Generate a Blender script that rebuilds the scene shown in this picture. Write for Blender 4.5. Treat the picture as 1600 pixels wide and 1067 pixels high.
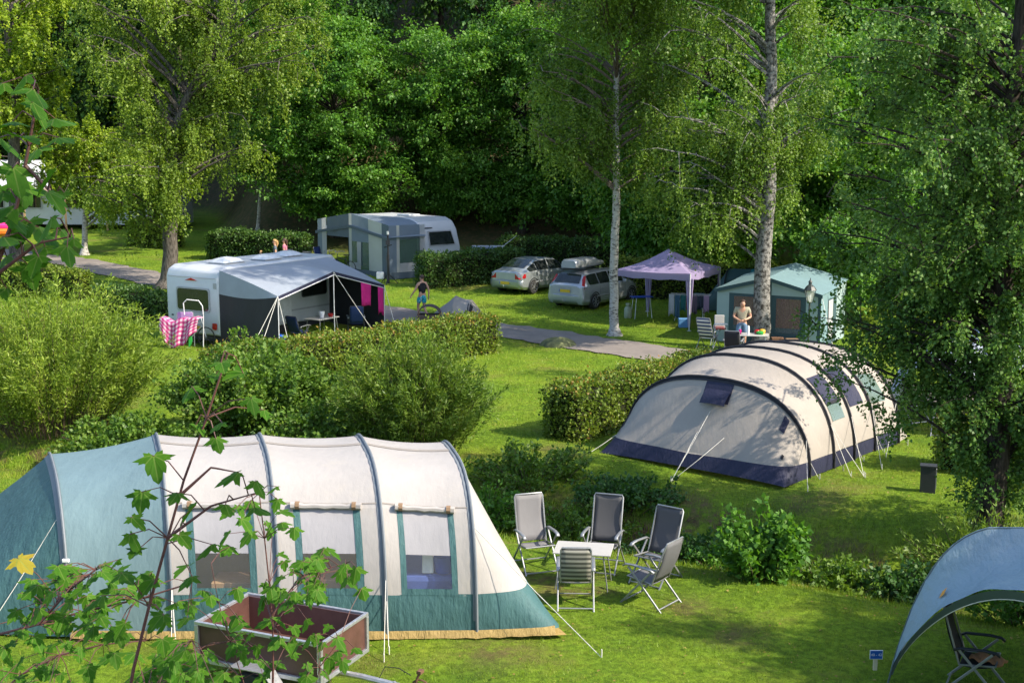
import bpy, bmesh, math, random
import numpy as np
from mathutils import Vector, Matrix

for _o in list(bpy.data.objects): bpy.data.objects.remove(_o)
SC = bpy.context.scene
COL = SC.collection
R = math.radians

# ------------------------------------------------------------------ camera
CAM_H, PITCH, FPX = 7.1, R(9.1), 2000.0
cd = bpy.data.cameras.new('camera'); cam = bpy.data.objects.new('camera', cd); COL.objects.link(cam)
cam.location = (0, 0, CAM_H); cam.rotation_euler = (R(90) - PITCH, 0, 0)
cd.sensor_width = 36; cd.lens = 45; cd.clip_end = 2000; cd.clip_start = 0.05
SC.camera = cam

# ------------------------------------------------------------------ sky and sun
SUN_EL = R(41); SX, SY = 0.92, -0.392            # horizontal direction towards the sun
w = bpy.data.worlds.new('World'); SC.world = w; w.use_nodes = True
nt = w.node_tree
sky = nt.nodes.new('ShaderNodeTexSky'); sky.sky_type = 'NISHITA'; sky.sun_disc = False
sky.sun_elevation = SUN_EL; sky.sun_rotation = math.atan2(SX, SY)
sky.air_density = 1.0; sky.dust_density = 1.2; sky.ozone_density = 1.0
bg = nt.nodes['Background']; bg.inputs['Strength'].default_value = 0.15
nt.links.new(sky.outputs['Color'], bg.inputs['Color'])
ld = bpy.data.lights.new('sun', 'SUN'); ld.energy = 3.5; ld.angle = R(0.53); ld.color = (1, 0.90, 0.74)
lo = bpy.data.objects.new('sun', ld); COL.objects.link(lo)
lo.rotation_euler = Vector((SX * math.cos(SUN_EL), SY * math.cos(SUN_EL), math.sin(SUN_EL))).to_track_quat('Z', 'Y').to_euler()
lo.location = (20, -15, 40)
vs = SC.view_settings
vs.view_transform = 'Standard'; vs.look = 'None'; vs.gamma = 1; vs.exposure = 1.32; vs.use_curve_mapping = False
SC.cycles.use_denoising = True
SC.cycles.max_bounces = 7; SC.cycles.diffuse_bounces = 4; SC.cycles.glossy_bounces = 3
SC.cycles.transmission_bounces = 5; SC.cycles.transparent_max_bounces = 8
SC.cycles.sample_clamp_indirect = 4
SC.cycles.caustics_reflective = False; SC.cycles.caustics_refractive = False

# ------------------------------------------------------------------ terrain
def sst(a, b, x):
    t = np.clip((x - a) / (b - a), 0, 1); return t * t * (3 - 2 * t)
DITCH = [(-40, 38), (-14, 30), (-5, 26.6), (1.5, 24.0), (5.5, 21.6), (9, 19.6), (30, 14)]
def ditch_dist(x, y):
    d = np.full(np.shape(x), 1e9)
    for (ax, ay), (bx, by) in zip(DITCH[:-1], DITCH[1:]):
        ux, uy = bx - ax, by - ay; L2 = ux * ux + uy * uy
        t = np.clip(((x - ax) * ux + (y - ay) * uy) / L2, 0, 1)
        d = np.minimum(d, np.hypot(x - ax - t * ux, y - ay - t * uy))
    return d
def hill_start(x):
    return 67 + 30 * sst(-13, -24, x) if np.ndim(x) else 67 + 30 * float(sst(-13, -24, x))
def hgt(x, y):
    x = np.asarray(x, float); y = np.asarray(y, float)
    z = 0.04 * np.clip(y - 44, 0, 40)
    hs = 67 + 30 * (1 - sst(-24, -13, x))
    z = z + 0.52 * np.clip(y - hs, 0, 90) * (0.55 + 0.45 * sst(0, 14, y - hs))
    z = z + 5.35 * sst(12.5, -1.0, y) * 1.0
    dd = ditch_dist(x, y)
    z = z - 0.85 * np.exp(-(dd / 1.45) ** 2)
    z = z + 0.05 * np.sin(x * 0.7 + 1.3) * np.sin(y * 0.55) + 0.025 * np.sin(x * 1.9 + y * 1.3)
    return z
def H1(x, y): return float(hgt(x, y))
def ray(px, py):
    a = (px - 800) / FPX; b = -(py - 533.5) / FPX
    return a, math.cos(PITCH) + b * math.sin(PITCH), -math.sin(PITCH) + b * math.cos(PITCH)
def G(px, py):
    """point of the ground that the photograph shows at a pixel"""
    dx, dy, dz = ray(px, py); t = 13.0; st = 0.25
    while t < 400:
        if CAM_H + dz * t <= H1(dx * t, dy * t):
            if st < 0.01: break
            t -= st; st /= 5
        t += st
    x, y = dx * t, dy * t
    return Vector((x, y, H1(x, y)))
def GZ(px, py, z):
    dx, dy, dz = ray(px, py); t = (z - CAM_H) / dz
    return Vector((dx * t, dy * t, z))
def GY(px, py, Y):
    dx, dy, dz = ray(px, py); t = Y / dy
    return Vector((dx * t, Y, CAM_H + dz * t))

# ------------------------------------------------------------------ materials
M = {}
def nodes(name):
    m = bpy.data.materials.new(name); m.use_nodes = True
    n = m.node_tree; p = n.nodes['Principled BSDF']; M[name] = m
    return m, n, p
def ramp(n, stops, fac, interp='LINEAR'):
    r = n.nodes.new('ShaderNodeValToRGB'); e = r.color_ramp.elements; r.color_ramp.interpolation = interp
    while len(e) < len(stops): e.new(0.5)
    for el, (p, c) in zip(e, stops): el.position = p; el.color = (*c, 1)
    n.links.new(fac, r.inputs[0]); return r.outputs[0]
def coords(n, scale=1, kind='Object', vec=None):
    t = n.nodes.new('ShaderNodeTexCoord'); mp = n.nodes.new('ShaderNodeMapping')
    n.links.new(t.outputs[kind], mp.inputs[0]); mp.inputs['Scale'].default_value = vec or (scale,) * 3
    return mp.outputs[0]
def noise(n, scale, detail=4, rough=0.6, co=None):
    t = n.nodes.new('ShaderNodeTexNoise'); t.inputs['Scale'].default_value = scale
    t.inputs['Detail'].default_value = detail; t.inputs['Roughness'].default_value = rough
    if co is None: co = coords(n)
    n.links.new(co, t.inputs['Vector']); return t.outputs['Fac']
def bump(n, p, h, strength=0.3, dist=0.02):
    b = n.nodes.new('ShaderNodeBump'); b.inputs['Strength'].default_value = strength; b.inputs['Distance'].default_value = dist
    n.links.new(h, b.inputs['Height']); n.links.new(b.outputs[0], p.inputs['Normal'])
    return b.outputs[0]
def simple(name, col, rough=0.6, metal=0.0, var=0.12, nscale=6.0, spec=0.5, bmp=0.0, bscale=40, coat=0):
    m, n, p = nodes(name)
    c2 = tuple(min(1, c * (1 + var)) for c in col); c1 = tuple(c * (1 - var) for c in col)
    n.links.new(ramp(n, [(0.3, c1), (0.7, c2)], noise(n, nscale)), p.inputs['Base Color'])
    p.inputs['Roughness'].default_value = rough; p.inputs['Metallic'].default_value = metal
    p.inputs['Specular IOR Level'].default_value = spec
    if coat: p.inputs['Coat Weight'].default_value = coat; p.inputs['Coat Roughness'].default_value = 0.08
    if bmp: bump(n, p, noise(n, bscale), bmp, 0.01)
    return m
def fabric(name, col, rough=0.7, trans=0.25, var=0.06, wr=0.35, wscale=2.2, spec=0.3, dirt=None):
    m, n, p = nodes(name); o = n.nodes['Material Output']
    c2 = tuple(min(1, c * (1 + var)) for c in col); c1 = tuple(c * (1 - var) for c in col)
    colr = ramp(n, [(0.3, c1), (0.7, c2)], noise(n, 1.7, 5))
    if dirt:
        mx = n.nodes.new('ShaderNodeMix'); mx.data_type = 'RGBA'
        n.links.new(ramp(n, [(0.55, (0, 0, 0)), (0.8, (0.5, 0.5, 0.5))], noise(n, 3.5, 8, 0.7)), mx.inputs[0])
        n.links.new(colr, mx.inputs[6]); mx.inputs[7].default_value = (*dirt, 1); colr = mx.outputs[2]
    n.links.new(colr, p.inputs['Base Color']); p.inputs['Roughness'].default_value = rough
    p.inputs['Specular IOR Level'].default_value = spec
    wv = noise(n, wscale, 6, 0.55, coords(n, vec=(1, 1, 0.45)))
    w2 = noise(n, wscale * 4.5, 5, 0.6, coords(n, vec=(1.3, 0.6, 0.35)))
    ad = n.nodes.new('ShaderNodeMath'); ad.operation = 'MULTIPLY_ADD'; ad.inputs[1].default_value = 0.3
    n.links.new(w2, ad.inputs[0]); n.links.new(wv, ad.inputs[2])
    bo = bump(n, p, ad.outputs[0], wr, 0.07)
    tr = n.nodes.new('ShaderNodeBsdfTranslucent'); n.links.new(colr, tr.inputs[0])
    mix = n.nodes.new('ShaderNodeMixShader'); mix.inputs[0].default_value = trans
    n.links.new(p.outputs[0], mix.inputs[1]); n.links.new(tr.outputs[0], mix.inputs[2])
    n.links.new(mix.outputs[0], o.inputs[0]); return m
def leafmat(name, cols, trans=0.35, tcol=None, rough=0.5, spec=0.35, clump=0.9):
    """cols: dark to light list of the leaves' own colours"""
    m, n, p = nodes(name); o = n.nodes['Material Output']
    g = n.nodes.new('ShaderNodeNewGeometry')
    ns = noise(n, clump, 3, 0.5)
    ma = n.nodes.new('ShaderNodeMath'); ma.operation = 'MULTIPLY_ADD'
    n.links.new(g.outputs['Random Per Island'], ma.inputs[0]); ma.inputs[1].default_value = 0.55
    mb = n.nodes.new('ShaderNodeMath'); mb.operation = 'MULTIPLY_ADD'; mb.inputs[1].default_value = 1.3; mb.inputs[2].default_value = -0.42
    n.links.new(ns, mb.inputs[0]); n.links.new(mb.outputs[0], ma.inputs[2])
    k = len(cols)
    c = ramp(n, [(i / (k - 1), cc) for i, cc in enumerate(cols)], ma.outputs[0])
    n.links.new(c, p.inputs['Base Color']); p.inputs['Roughness'].default_value = rough; p.inputs['Specular IOR Level'].default_value = spec
    tr = n.nodes.new('ShaderNodeBsdfTranslucent')
    mx = n.nodes.new('ShaderNodeMix'); mx.data_type = 'RGBA'; mx.blend_type = 'MULTIPLY'; mx.inputs[0].default_value = 1
    n.links.new(c, mx.inputs[6]); mx.inputs[7].default_value = (*(tcol or (1.35, 1.4, 0.5)), 1); mx.clamp_result = False
    n.links.new(mx.outputs[2], tr.inputs[0])
    mix = n.nodes.new('ShaderNodeMixShader'); mix.inputs[0].default_value = trans
    n.links.new(p.outputs[0], mix.inputs[1]); n.links.new(tr.outputs[0], mix.inputs[2])
    n.links.new(mix.outputs[0], o.inputs[0]); return m
def glassmat(name, tint=(0.9, 0.92, 0.92), alpha=0.35, rough=0.05):
    m, n, p = nodes(name); o = n.nodes['Material Output']
    p.inputs['Base Color'].default_value = (*tint, 1); p.inputs['Roughness'].default_value = rough
    p.inputs['Specular IOR Level'].default_value = 0.8
    bump(n, p, noise(n, 5, 5, 0.6), 0.25, 0.03)
    t = n.nodes.new('ShaderNodeBsdfTransparent'); mix = n.nodes.new('ShaderNodeMixShader'); mix.inputs[0].default_value = alpha
    n.links.new(t.outputs[0], mix.inputs[1]); n.links.new(p.outputs[0], mix.inputs[2]); n.links.new(mix.outputs[0], o.inputs[0]); return m
def stripes(name, cols, scale, axis=2, rough=0.7):
    m, n, p = nodes(name)
    t = n.nodes.new('ShaderNodeTexCoord'); s = n.nodes.new('ShaderNodeSeparateXYZ'); n.links.new(t.outputs['Object'], s.inputs[0])
    a = n.nodes.new('ShaderNodeMath'); a.operation = 'MULTIPLY'; a.inputs[1].default_value = scale; n.links.new(s.outputs[axis], a.inputs[0])
    b = n.nodes.new('ShaderNodeMath'); b.operation = 'FRACT'; n.links.new(a.outputs[0], b.inputs[0])
    k = len(cols)
    n.links.new(ramp(n, [(i / k, c) for i, c in enumerate(cols)], b.outputs[0], 'CONSTANT'), p.inputs['Base Color'])
    p.inputs['Roughness'].default_value = rough; return m

# ------------------------------------------------------------------ mesh helpers
class MB:
    def __init__(s): s.v = []; s.f = []; s.m = []
    def add(s, vs, fs, mi=0):
        b = len(s.v); s.v += [tuple(v) for v in vs]; s.f += [tuple(i + b for i in f) for f in fs]; s.m += [mi] * len(fs); return s
    def box(s, c, d, rz=0, mat=None, mi=0, taper=1.0):
        x, y, z = d[0] / 2, d[1] / 2, d[2] / 2; t = taper
        vs = [(-x, -y, -z), (x, -y, -z), (x, y, -z), (-x, y, -z), (-x * t, -y * t, z), (x * t, -y * t, z), (x * t, y * t, z), (-x * t, y * t, z)]
        mt = mat or Matrix.Rotation(rz, 3, 'Z'); c = Vector(c)
        return s.add([mt @ Vector(v) + c for v in vs], [(0, 3, 2, 1), (4, 5, 6, 7), (0, 1, 5, 4), (1, 2, 6, 5), (2, 3, 7, 6), (3, 0, 4, 7)], mi)
    def bar(s, a, b, wd, th, mi=0):
        a, b = Vector(a), Vector(b); d = (b - a); L = d.length
        q = d.to_track_quat('Z', 'Y').to_matrix()
        return s.box((a + b) / 2, (wd, th, L), mat=q, mi=mi)
    def tube(s, pts, r, n=6, cap=True, mi=0):
        pts = [Vector(p) for p in pts]; k = len(pts)
        rs = r if isinstance(r, (list, tuple)) else [r] * k
        vs = []; prev = None
        for i, p in enumerate(pts):
            d = (pts[min(i + 1, k - 1)] - pts[max(i - 1, 0)])
            if d.length < 1e-9: d = Vector((0, 0, 1))
            d.normalize()
            if prev is None:
                u = d.orthogonal().normalized()
            else:
                u = (prev - d * prev.dot(d))
                u = u.normalized() if u.length > 1e-6 else d.orthogonal().normalized()
            prev = u; q = d.cross(u)
            for j in range(n):
                a = 2 * math.pi * j / n; vs.append(p + (u * math.cos(a) + q * math.sin(a)) * rs[i])
        fs = [(i * n + j, i * n + (j + 1) % n, (i + 1) * n + (j + 1) % n, (i + 1) * n + j) for i in range(k - 1) for j in range(n)]
        if cap: fs += [tuple(range(n))[::-1], tuple((k - 1) * n + j for j in range(n))]
        return s.add(vs, fs, mi)
    def grid(s, fn, us, vs_, mi=0):
        P = [fn(u, v) for u in us for v in vs_]; nv = len(vs_)
        return s.add(P, [(i * nv + j, (i + 1) * nv + j, (i + 1) * nv + j + 1, i * nv + j + 1) for i in range(len(us) - 1) for j in range(nv - 1)], mi)
    def lathe(s, prof, loc=(0, 0, 0), n=16, axis='Z', mi=0, cap=True):
        vs = []
        for r, z in prof:
            for j in range(n):
                a = 2 * math.pi * j / n; x, y = r * math.cos(a), r * math.sin(a)
                v = {'Z': (x, y, z), 'X': (z, x, y), 'Y': (x, z, y)}[axis]
                vs.append((v[0] + loc[0], v[1] + loc[1], v[2] + loc[2]))
        k = len(prof)
        fs = [(i * n + j, i * n + (j + 1) % n, (i + 1) * n + (j + 1) % n, (i + 1) * n + j) for i in range(k - 1) for j in range(n)]
        if cap: fs += [tuple(range(n))[::-1], tuple((k - 1) * n + j for j in range(n))]
        return s.add(vs, fs, mi)
    def poly(s, pts, mi=0): return s.add(pts, [tuple(range(len(pts)))], mi)
    def prism(s, pts, off, mi=0):
        n = len(pts); off = Vector(off); a = [Vector(p) for p in pts]; b = [p + off for p in a]
        return s.add(a + b, [tuple(range(n))[::-1], tuple(range(n, 2 * n))] + [(i, (i + 1) % n, n + (i + 1) % n, n + i) for i in range(n)], mi)
    def build(s, name, mats, parent=None, smooth=False, bevel=0, solid=0, world=True, sharp=40, sub=0):
        me = bpy.data.meshes.new(name)
        off = -Vector(parent['_w']) if (parent is not None and world and '_w' in parent) else Vector((0, 0, 0))
        me.from_pydata([tuple(Vector(v) + off) for v in s.v] if off.length else s.v, [], s.f)
        if not isinstance(mats, (list, tuple)): mats = [mats]
        for m in mats: me.materials.append(M[m] if isinstance(m, str) else m)
        if len(mats) > 1: me.polygons.foreach_set('material_index', s.m)
        if smooth:
            me.polygons.foreach_set('use_smooth', [True] * len(me.polygons))
            me.set_sharp_from_angle(angle=R(sharp))
        me.update(); me.validate()
        o = bpy.data.objects.new(name, me); COL.objects.link(o)
        if parent is not None: o.parent = parent
        if bevel: b = o.modifiers.new('b', 'BEVEL'); b.width = bevel; b.segments = 2; b.limit_method = 'ANGLE'; b.angle_limit = R(35)
        if sub: b = o.modifiers.new('ss', 'SUBSURF'); b.levels = sub; b.render_levels = sub
        if solid: b = o.modifiers.new('t', 'SOLIDIFY'); b.thickness = solid; b.offset = 0
        return o
def thing(name, label, cat, loc=(0, 0, 0), rz=0, group=None, wparts=False):
    """Empty at the thing's base; wparts: its parts are given in place coordinates"""
    o = bpy.data.objects.new(name, None); COL.objects.link(o); o.empty_display_size = 0.2
    o.location = loc; o.rotation_euler = (0, 0, rz); o['label'] = label; o['category'] = cat
    if group: o['group'] = group
    if wparts: o['_w'] = tuple(loc)
    return o
def tag(o, label, cat, group=None, kind=None):
    if label: o['label'] = label
    if cat: o['category'] = cat
    if group: o['group'] = group
    if kind: o['kind'] = kind
    return o
def copy_tree(o, parent=None):
    c = o.copy(); COL.objects.link(c); c.parent = parent
    for ch in o.children: copy_tree(ch, c)
    return c
def struct(o): o['kind'] = 'structure'; return o
def np_mesh(name, V, F, mat, parent=None, k=None):
    """V (n,3) F (m,k) numpy to an object"""
    me = bpy.data.meshes.new(name); k = F.shape[1]
    me.vertices.add(len(V)); me.vertices.foreach_set('co', np.ascontiguousarray(V, np.float32).ravel())
    me.loops.add(F.size); me.loops.foreach_set('vertex_index', np.ascontiguousarray(F, np.int32).ravel())
    me.polygons.add(len(F)); me.polygons.foreach_set('loop_start', np.arange(0, F.size, k, dtype=np.int32))
    me.update(calc_edges=True)
    for mm in (mat if isinstance(mat, (list, tuple)) else [mat]): me.materials.append(M[mm])
    o = bpy.data.objects.new(name, me); COL.objects.link(o)
    if parent is not None: o.parent = parent
    return o
def unit(a): return a / np.maximum(np.linalg.norm(a, axis=-1, keepdims=True), 1e-9)
def leaves(name, P, D, L, Wd, mat, parent=None, rng=None, flat=0.5, fold=0.18, tri=False):
    """a folded lozenge blade at each point P along direction D; flat: how far the blades face up"""
    n = len(P); rng = rng or np.random.default_rng(1)
    D = unit(D); U = rng.normal(size=(n, 3)); U[:, 2] += flat * 2.5
    S = unit(np.cross(D, U)); N = np.cross(S, D)
    L = np.broadcast_to(np.asarray(L, float), (n,))[:, None]; Wd = np.broadcast_to(np.asarray(Wd, float), (n,))[:, None]
    mid = P + D * L * 0.45
    V = np.stack([P, mid + S * Wd * 0.5 + N * Wd * fold, P + D * L - N * L * 0.08, mid - S * Wd * 0.5 + N * Wd * fold], 1).reshape(-1, 3)
    F = np.arange(n * 4, dtype=np.int32).reshape(n, 4)
    return np_mesh(name, V, F, mat, parent)
# ------------------------------------------------------------------ materials used by the setting
def ground_mat():
    m, n, p = nodes('turf')
    co = coords(n)
    def attr(nm):
        a = n.nodes.new('ShaderNodeAttribute'); a.attribute_name = nm; return a.outputs['Fac']
    g1 = ramp(n, [(0.25, (0.065, 0.14, 0.010)), (0.5, (0.14, 0.235, 0.015)), (0.75, (0.22, 0.28, 0.026))], noise(n, 0.55, 6, 0.65, co))
    g2 = ramp(n, [(0.40, (0.5, 0.5, 0.5)), (0.62, (1.3, 1.25, 1.2))], noise(n, 9, 6, 0.75, co))
    mx = n.nodes.new('ShaderNodeMix'); mx.data_type = 'RGBA'; mx.blend_type = 'MULTIPLY'; mx.inputs[0].default_value = 0.8
    n.links.new(g1, mx.inputs[6]); n.links.new(g2, mx.inputs[7])
    # dry yellow patches
    dry = n.nodes.new('ShaderNodeMix'); dry.data_type = 'RGBA'
    n.links.new(ramp(n, [(0.54, (0, 0, 0)), (0.68, (0.75, 0.75, 0.75))], noise(n, 0.35, 7, 0.7, coords(n, vec=(1, 1.6, 1)))), dry.inputs[0])
    n.links.new(mx.outputs[2], dry.inputs[6]); dry.inputs[7].default_value = (0.17, 0.155, 0.04, 1)
    # bare soil
    so = n.nodes.new('ShaderNodeMix'); so.data_type = 'RGBA'
    ms = n.nodes.new('ShaderNodeMath'); ms.operation = 'MULTIPLY'; n.links.new(attr('soil'), ms.inputs[0])
    n.links.new(ramp(n, [(0.42, (0, 0, 0)), (0.55, (1, 1, 1))], noise(n, 1.3, 6, 0.7, co)), ms.inputs[1]); n.links.new(ms.outputs[0], so.inputs[0])
    n.links.new(dry.outputs[2], so.inputs[6]); n.links.new(ramp(n, [(0.3, (0.06, 0.038, 0.02)), (0.7, (0.17, 0.11, 0.06))], noise(n, 7, 6, 0.7, co)), so.inputs[7])
    # leaf litter of the wood
    li = n.nodes.new('ShaderNodeMix'); li.data_type = 'RGBA'; n.links.new(attr('litter'), li.inputs[0])
    n.links.new(so.outputs[2], li.inputs[6])
    n.links.new(ramp(n, [(0.3, (0.04, 0.06, 0.014)), (0.5, (0.07, 0.065, 0.028)), (0.62, (0.13, 0.085, 0.04)), (0.7, (0.06, 0.10, 0.02))], noise(n, 3.0, 8, 0.75, co)), li.inputs[7])
    n.links.new(li.outputs[2], p.inputs['Base Color'])
    p.inputs['Roughness'].default_value = 0.9; p.inputs['Specular IOR Level'].default_value = 0.15
    bump(n, p, noise(n, 22, 6, 0.8, co), 0.9, 0.05)
ground_mat()
def asphalt():
    m, n, p = nodes('asphalt'); co = coords(n)
    c = ramp(n, [(0.25, (0.14, 0.12, 0.108)), (0.55, (0.215, 0.185, 0.165)), (0.8, (0.29, 0.255, 0.22))], noise(n, 0.9, 8, 0.7, co))
    n.links.new(c, p.inputs['Base Color']); p.inputs['Roughness'].default_value = 0.85
    bump(n, p, noise(n, 60, 4, 0.7, co), 0.5, 0.01)
asphalt()
leafmat('grass_blade', [(0.092, 0.166, 0.010), (0.149, 0.244, 0.014), (0.218, 0.302, 0.024), (0.322, 0.302, 0.060)], 0.3, (1.3, 1.3, 0.5), clump=0.5)
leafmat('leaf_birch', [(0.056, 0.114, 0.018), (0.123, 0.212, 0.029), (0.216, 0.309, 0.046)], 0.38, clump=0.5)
leafmat('leaf_birch_sun', [(0.072, 0.130, 0.015), (0.159, 0.244, 0.028), (0.277, 0.369, 0.045)], 0.42, clump=0.4)  # birch leaf colours lightened to carry the sun on the big birch
leafmat('leaf_lime', [(0.099, 0.174, 0.015), (0.211, 0.309, 0.024), (0.343, 0.421, 0.035)], 0.42, clump=0.45)
leafmat('leaf_alder', [(0.043, 0.115, 0.022), (0.094, 0.194, 0.035), (0.180, 0.280, 0.055)], 0.28, rough=0.5, spec=0.3, clump=0.6)
leafmat('leaf_beech', [(0.044, 0.129, 0.019), (0.090, 0.220, 0.027), (0.169, 0.310, 0.036)], 0.35, clump=0.3)
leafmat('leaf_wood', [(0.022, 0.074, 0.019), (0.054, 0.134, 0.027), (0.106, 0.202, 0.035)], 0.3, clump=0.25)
leafmat('leaf_willow', [(0.094, 0.162, 0.020), (0.200, 0.292, 0.035), (0.325, 0.400, 0.060)], 0.38, clump=0.8)
leafmat('leaf_willow_dark', [(0.060, 0.124, 0.018), (0.132, 0.216, 0.028), (0.240, 0.313, 0.045)], 0.34, clump=0.8)
leafmat('leaf_bramble', [(0.045, 0.11, 0.014), (0.10, 0.19, 0.022), (0.18, 0.265, 0.038)], 0.33, clump=1.2)
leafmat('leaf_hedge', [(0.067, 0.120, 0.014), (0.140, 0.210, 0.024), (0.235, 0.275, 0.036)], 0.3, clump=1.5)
leafmat('leaf_hedge_new', [(0.200, 0.163, 0.025), (0.275, 0.188, 0.037), (0.300, 0.150, 0.050)], 0.35, (1.2, 1.0, 0.6), clump=1.5)
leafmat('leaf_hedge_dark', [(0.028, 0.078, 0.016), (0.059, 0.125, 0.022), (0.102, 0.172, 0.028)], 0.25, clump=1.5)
leafmat('leaf_maple', [(0.030, 0.105, 0.006), (0.055, 0.160, 0.010), (0.11, 0.235, 0.016)], 0.45, (1.5, 1.5, 0.4), spec=0.15, rough=0.6, clump=2.0)
leafmat('leaf_maple_yellow', [(0.22, 0.22, 0.02), (0.34, 0.28, 0.02), (0.36, 0.22, 0.03)], 0.4, (1.2, 1.1, 0.5), clump=2.0)
simple('hedge_core', (0.022, 0.026, 0.012), 0.95, var=0.5, nscale=9, spec=0.1)
simple('twig', (0.085, 0.055, 0.035), 0.85, var=0.3)
simple('stem_red', (0.11, 0.045, 0.035), 0.6, var=0.25)
def bark(name, c1, c2, c3, vs=(6, 6, 2.0), thr=(0.42, 0.5)):
    m, n, p = nodes(name); co = coords(n, vec=vs)
    c = ramp(n, [(0.2, c1), (thr[0], c1), (thr[1], c2), (0.8, c3)], noise(n, 2.2, 8, 0.72, co))
    n.links.new(c, p.inputs['Base Color']); p.inputs['Roughness'].default_value = 0.85; p.inputs['Specular IOR Level'].default_value = 0.2
    bump(n, p, noise(n, 3, 8, 0.7, co), 0.8, 0.03)
bark('bark_birch', (0.035, 0.03, 0.028), (0.36, 0.34, 0.31), (0.55, 0.53, 0.49), (2.6, 2.6, 6.5), (0.40, 0.47))
bark('bark_grey', (0.035, 0.03, 0.025), (0.12, 0.105, 0.09), (0.23, 0.205, 0.175), (7, 7, 1.6), (0.4, 0.55))
bark('bark_old', (0.035, 0.032, 0.028), (0.20, 0.19, 0.175), (0.42, 0.40, 0.37), (4, 4, 4), (0.42, 0.52))
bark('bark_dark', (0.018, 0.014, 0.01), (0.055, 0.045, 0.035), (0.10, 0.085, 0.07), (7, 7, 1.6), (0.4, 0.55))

# ------------------------------------------------------------------ ground
def axis(stops):
    out = []
    for a, b, s in stops: out += list(np.arange(a, b, s))
    return np.array(out + [stops[-1][1]])
gx = axis([(-220, -60, 8), (-60, -26, 2), (-26, -13, 0.6), (-13, 14, 0.3), (14, 26, 0.6), (26, 60, 2), (60, 220, 8)])
gy = axis([(-60, -4, 4), (-4, 14, 0.6), (14, 34, 0.25), (34, 66, 0.6), (66, 110, 1.5), (110, 260, 10)])
XX, YY = np.meshgrid(gx, gy)
ZZ = hgt(XX, YY)
rg = np.random.default_rng(5)
ZZ = ZZ + (rg.random(ZZ.shape) - 0.5) * np.where((YY > 14) & (YY < 34) & (np.abs(XX) < 14), 0.02, 0.02)
nx = len(gx); ny = len(gy)
ii = (np.arange(ny - 1)[:, None] * nx + np.arange(nx - 1)[None, :]).ravel()
gob = np_mesh('ground', np.stack([XX, YY, ZZ], -1).reshape(-1, 3), np.stack([ii, ii + 1, ii + nx + 1, ii + nx], 1), 'turf')
struct(gob)
dd = ditch_dist(XX, YY)
WORN = [(1.1, 19.6, .7), (2.7, 18.7, .45), (.3, 20.1, .5), (-.2, 16.9, .6), (3.6, 24.6, .9), (5.9, 24.6, .7), (1.0, 28.6, .6), (-8.7, 40.5, 1.2), (7.0, 41.2, 1.0), (-3.0, 16.4, .7), (7.7, 45.0, .9), (3.2, 17.6, .5)]
worn = sum(np.exp(-((XX - a) ** 2 + (YY - b_) ** 2) / r_ ** 2) for a, b_, r_ in WORN)
soil = np.clip(np.exp(-((dd - 0.9) / 0.8) ** 2) * 0.9 + worn * .75, 0, 1)
hs = 67 + 30 * (1 - sst(-24, -13, XX))
lit = np.clip(sst(-1.5, 1.5, YY - hs) + sst(12, 9, YY), 0, 1)
for nm, arr in (('soil', soil), ('litter', lit)):
    at = gob.data.attributes.new(nm, 'FLOAT', 'POINT'); at.data.foreach_set('value', arr.astype(np.float32).ravel())
gob.data.polygons.foreach_set('use_smooth', [True] * len(gob.data.polygons))

# the asphalt lane that crosses the site
PATHPX = [(-170, 384), (-60, 391), (20, 399), (130, 413), (250, 438), (430, 467), (620, 494), (720, 508), (850, 527), (1000, 549), (1180, 575), (1390, 607), (1650, 646), (1850, 676)]
PC = [G(*p) for p in PATHPX]
def resample(pts, n):
    d = [0]
    for a, b in zip(pts[:-1], pts[1:]): d.append(d[-1] + (b - a).length)
    t = np.linspace(0, d[-1], n)
    return [Vector([float(np.interp(q, d, [p[k] for p in pts])) for k in range(3)]) for q in t]
PL = resample(PC, 160)
PLx = np.array([p.x for p in PL]); PLy = np.array([p.y for p in PL])
mb = MB(); us = list(range(160)); rr = random.Random(3); jit = [rr.uniform(-.12, .12) for _ in range(400)]
def pf(i, k):
    d = (PL[min(i + 1, 159)] - PL[max(i - 1, 0)]); d.z = 0; d.normalize(); nrm = Vector((-d.y, d.x, 0))
    o = (k / 6 - 0.5) * 2.2 + (jit[i] if k == 0 else jit[i + 200] if k == 6 else 0)
    p = PL[i] + nrm * o; return (p.x, p.y, H1(p.x, p.y) + 0.035)
mb.grid(pf, us, list(range(7)))
struct(mb.build('path', 'asphalt', smooth=True))

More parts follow.
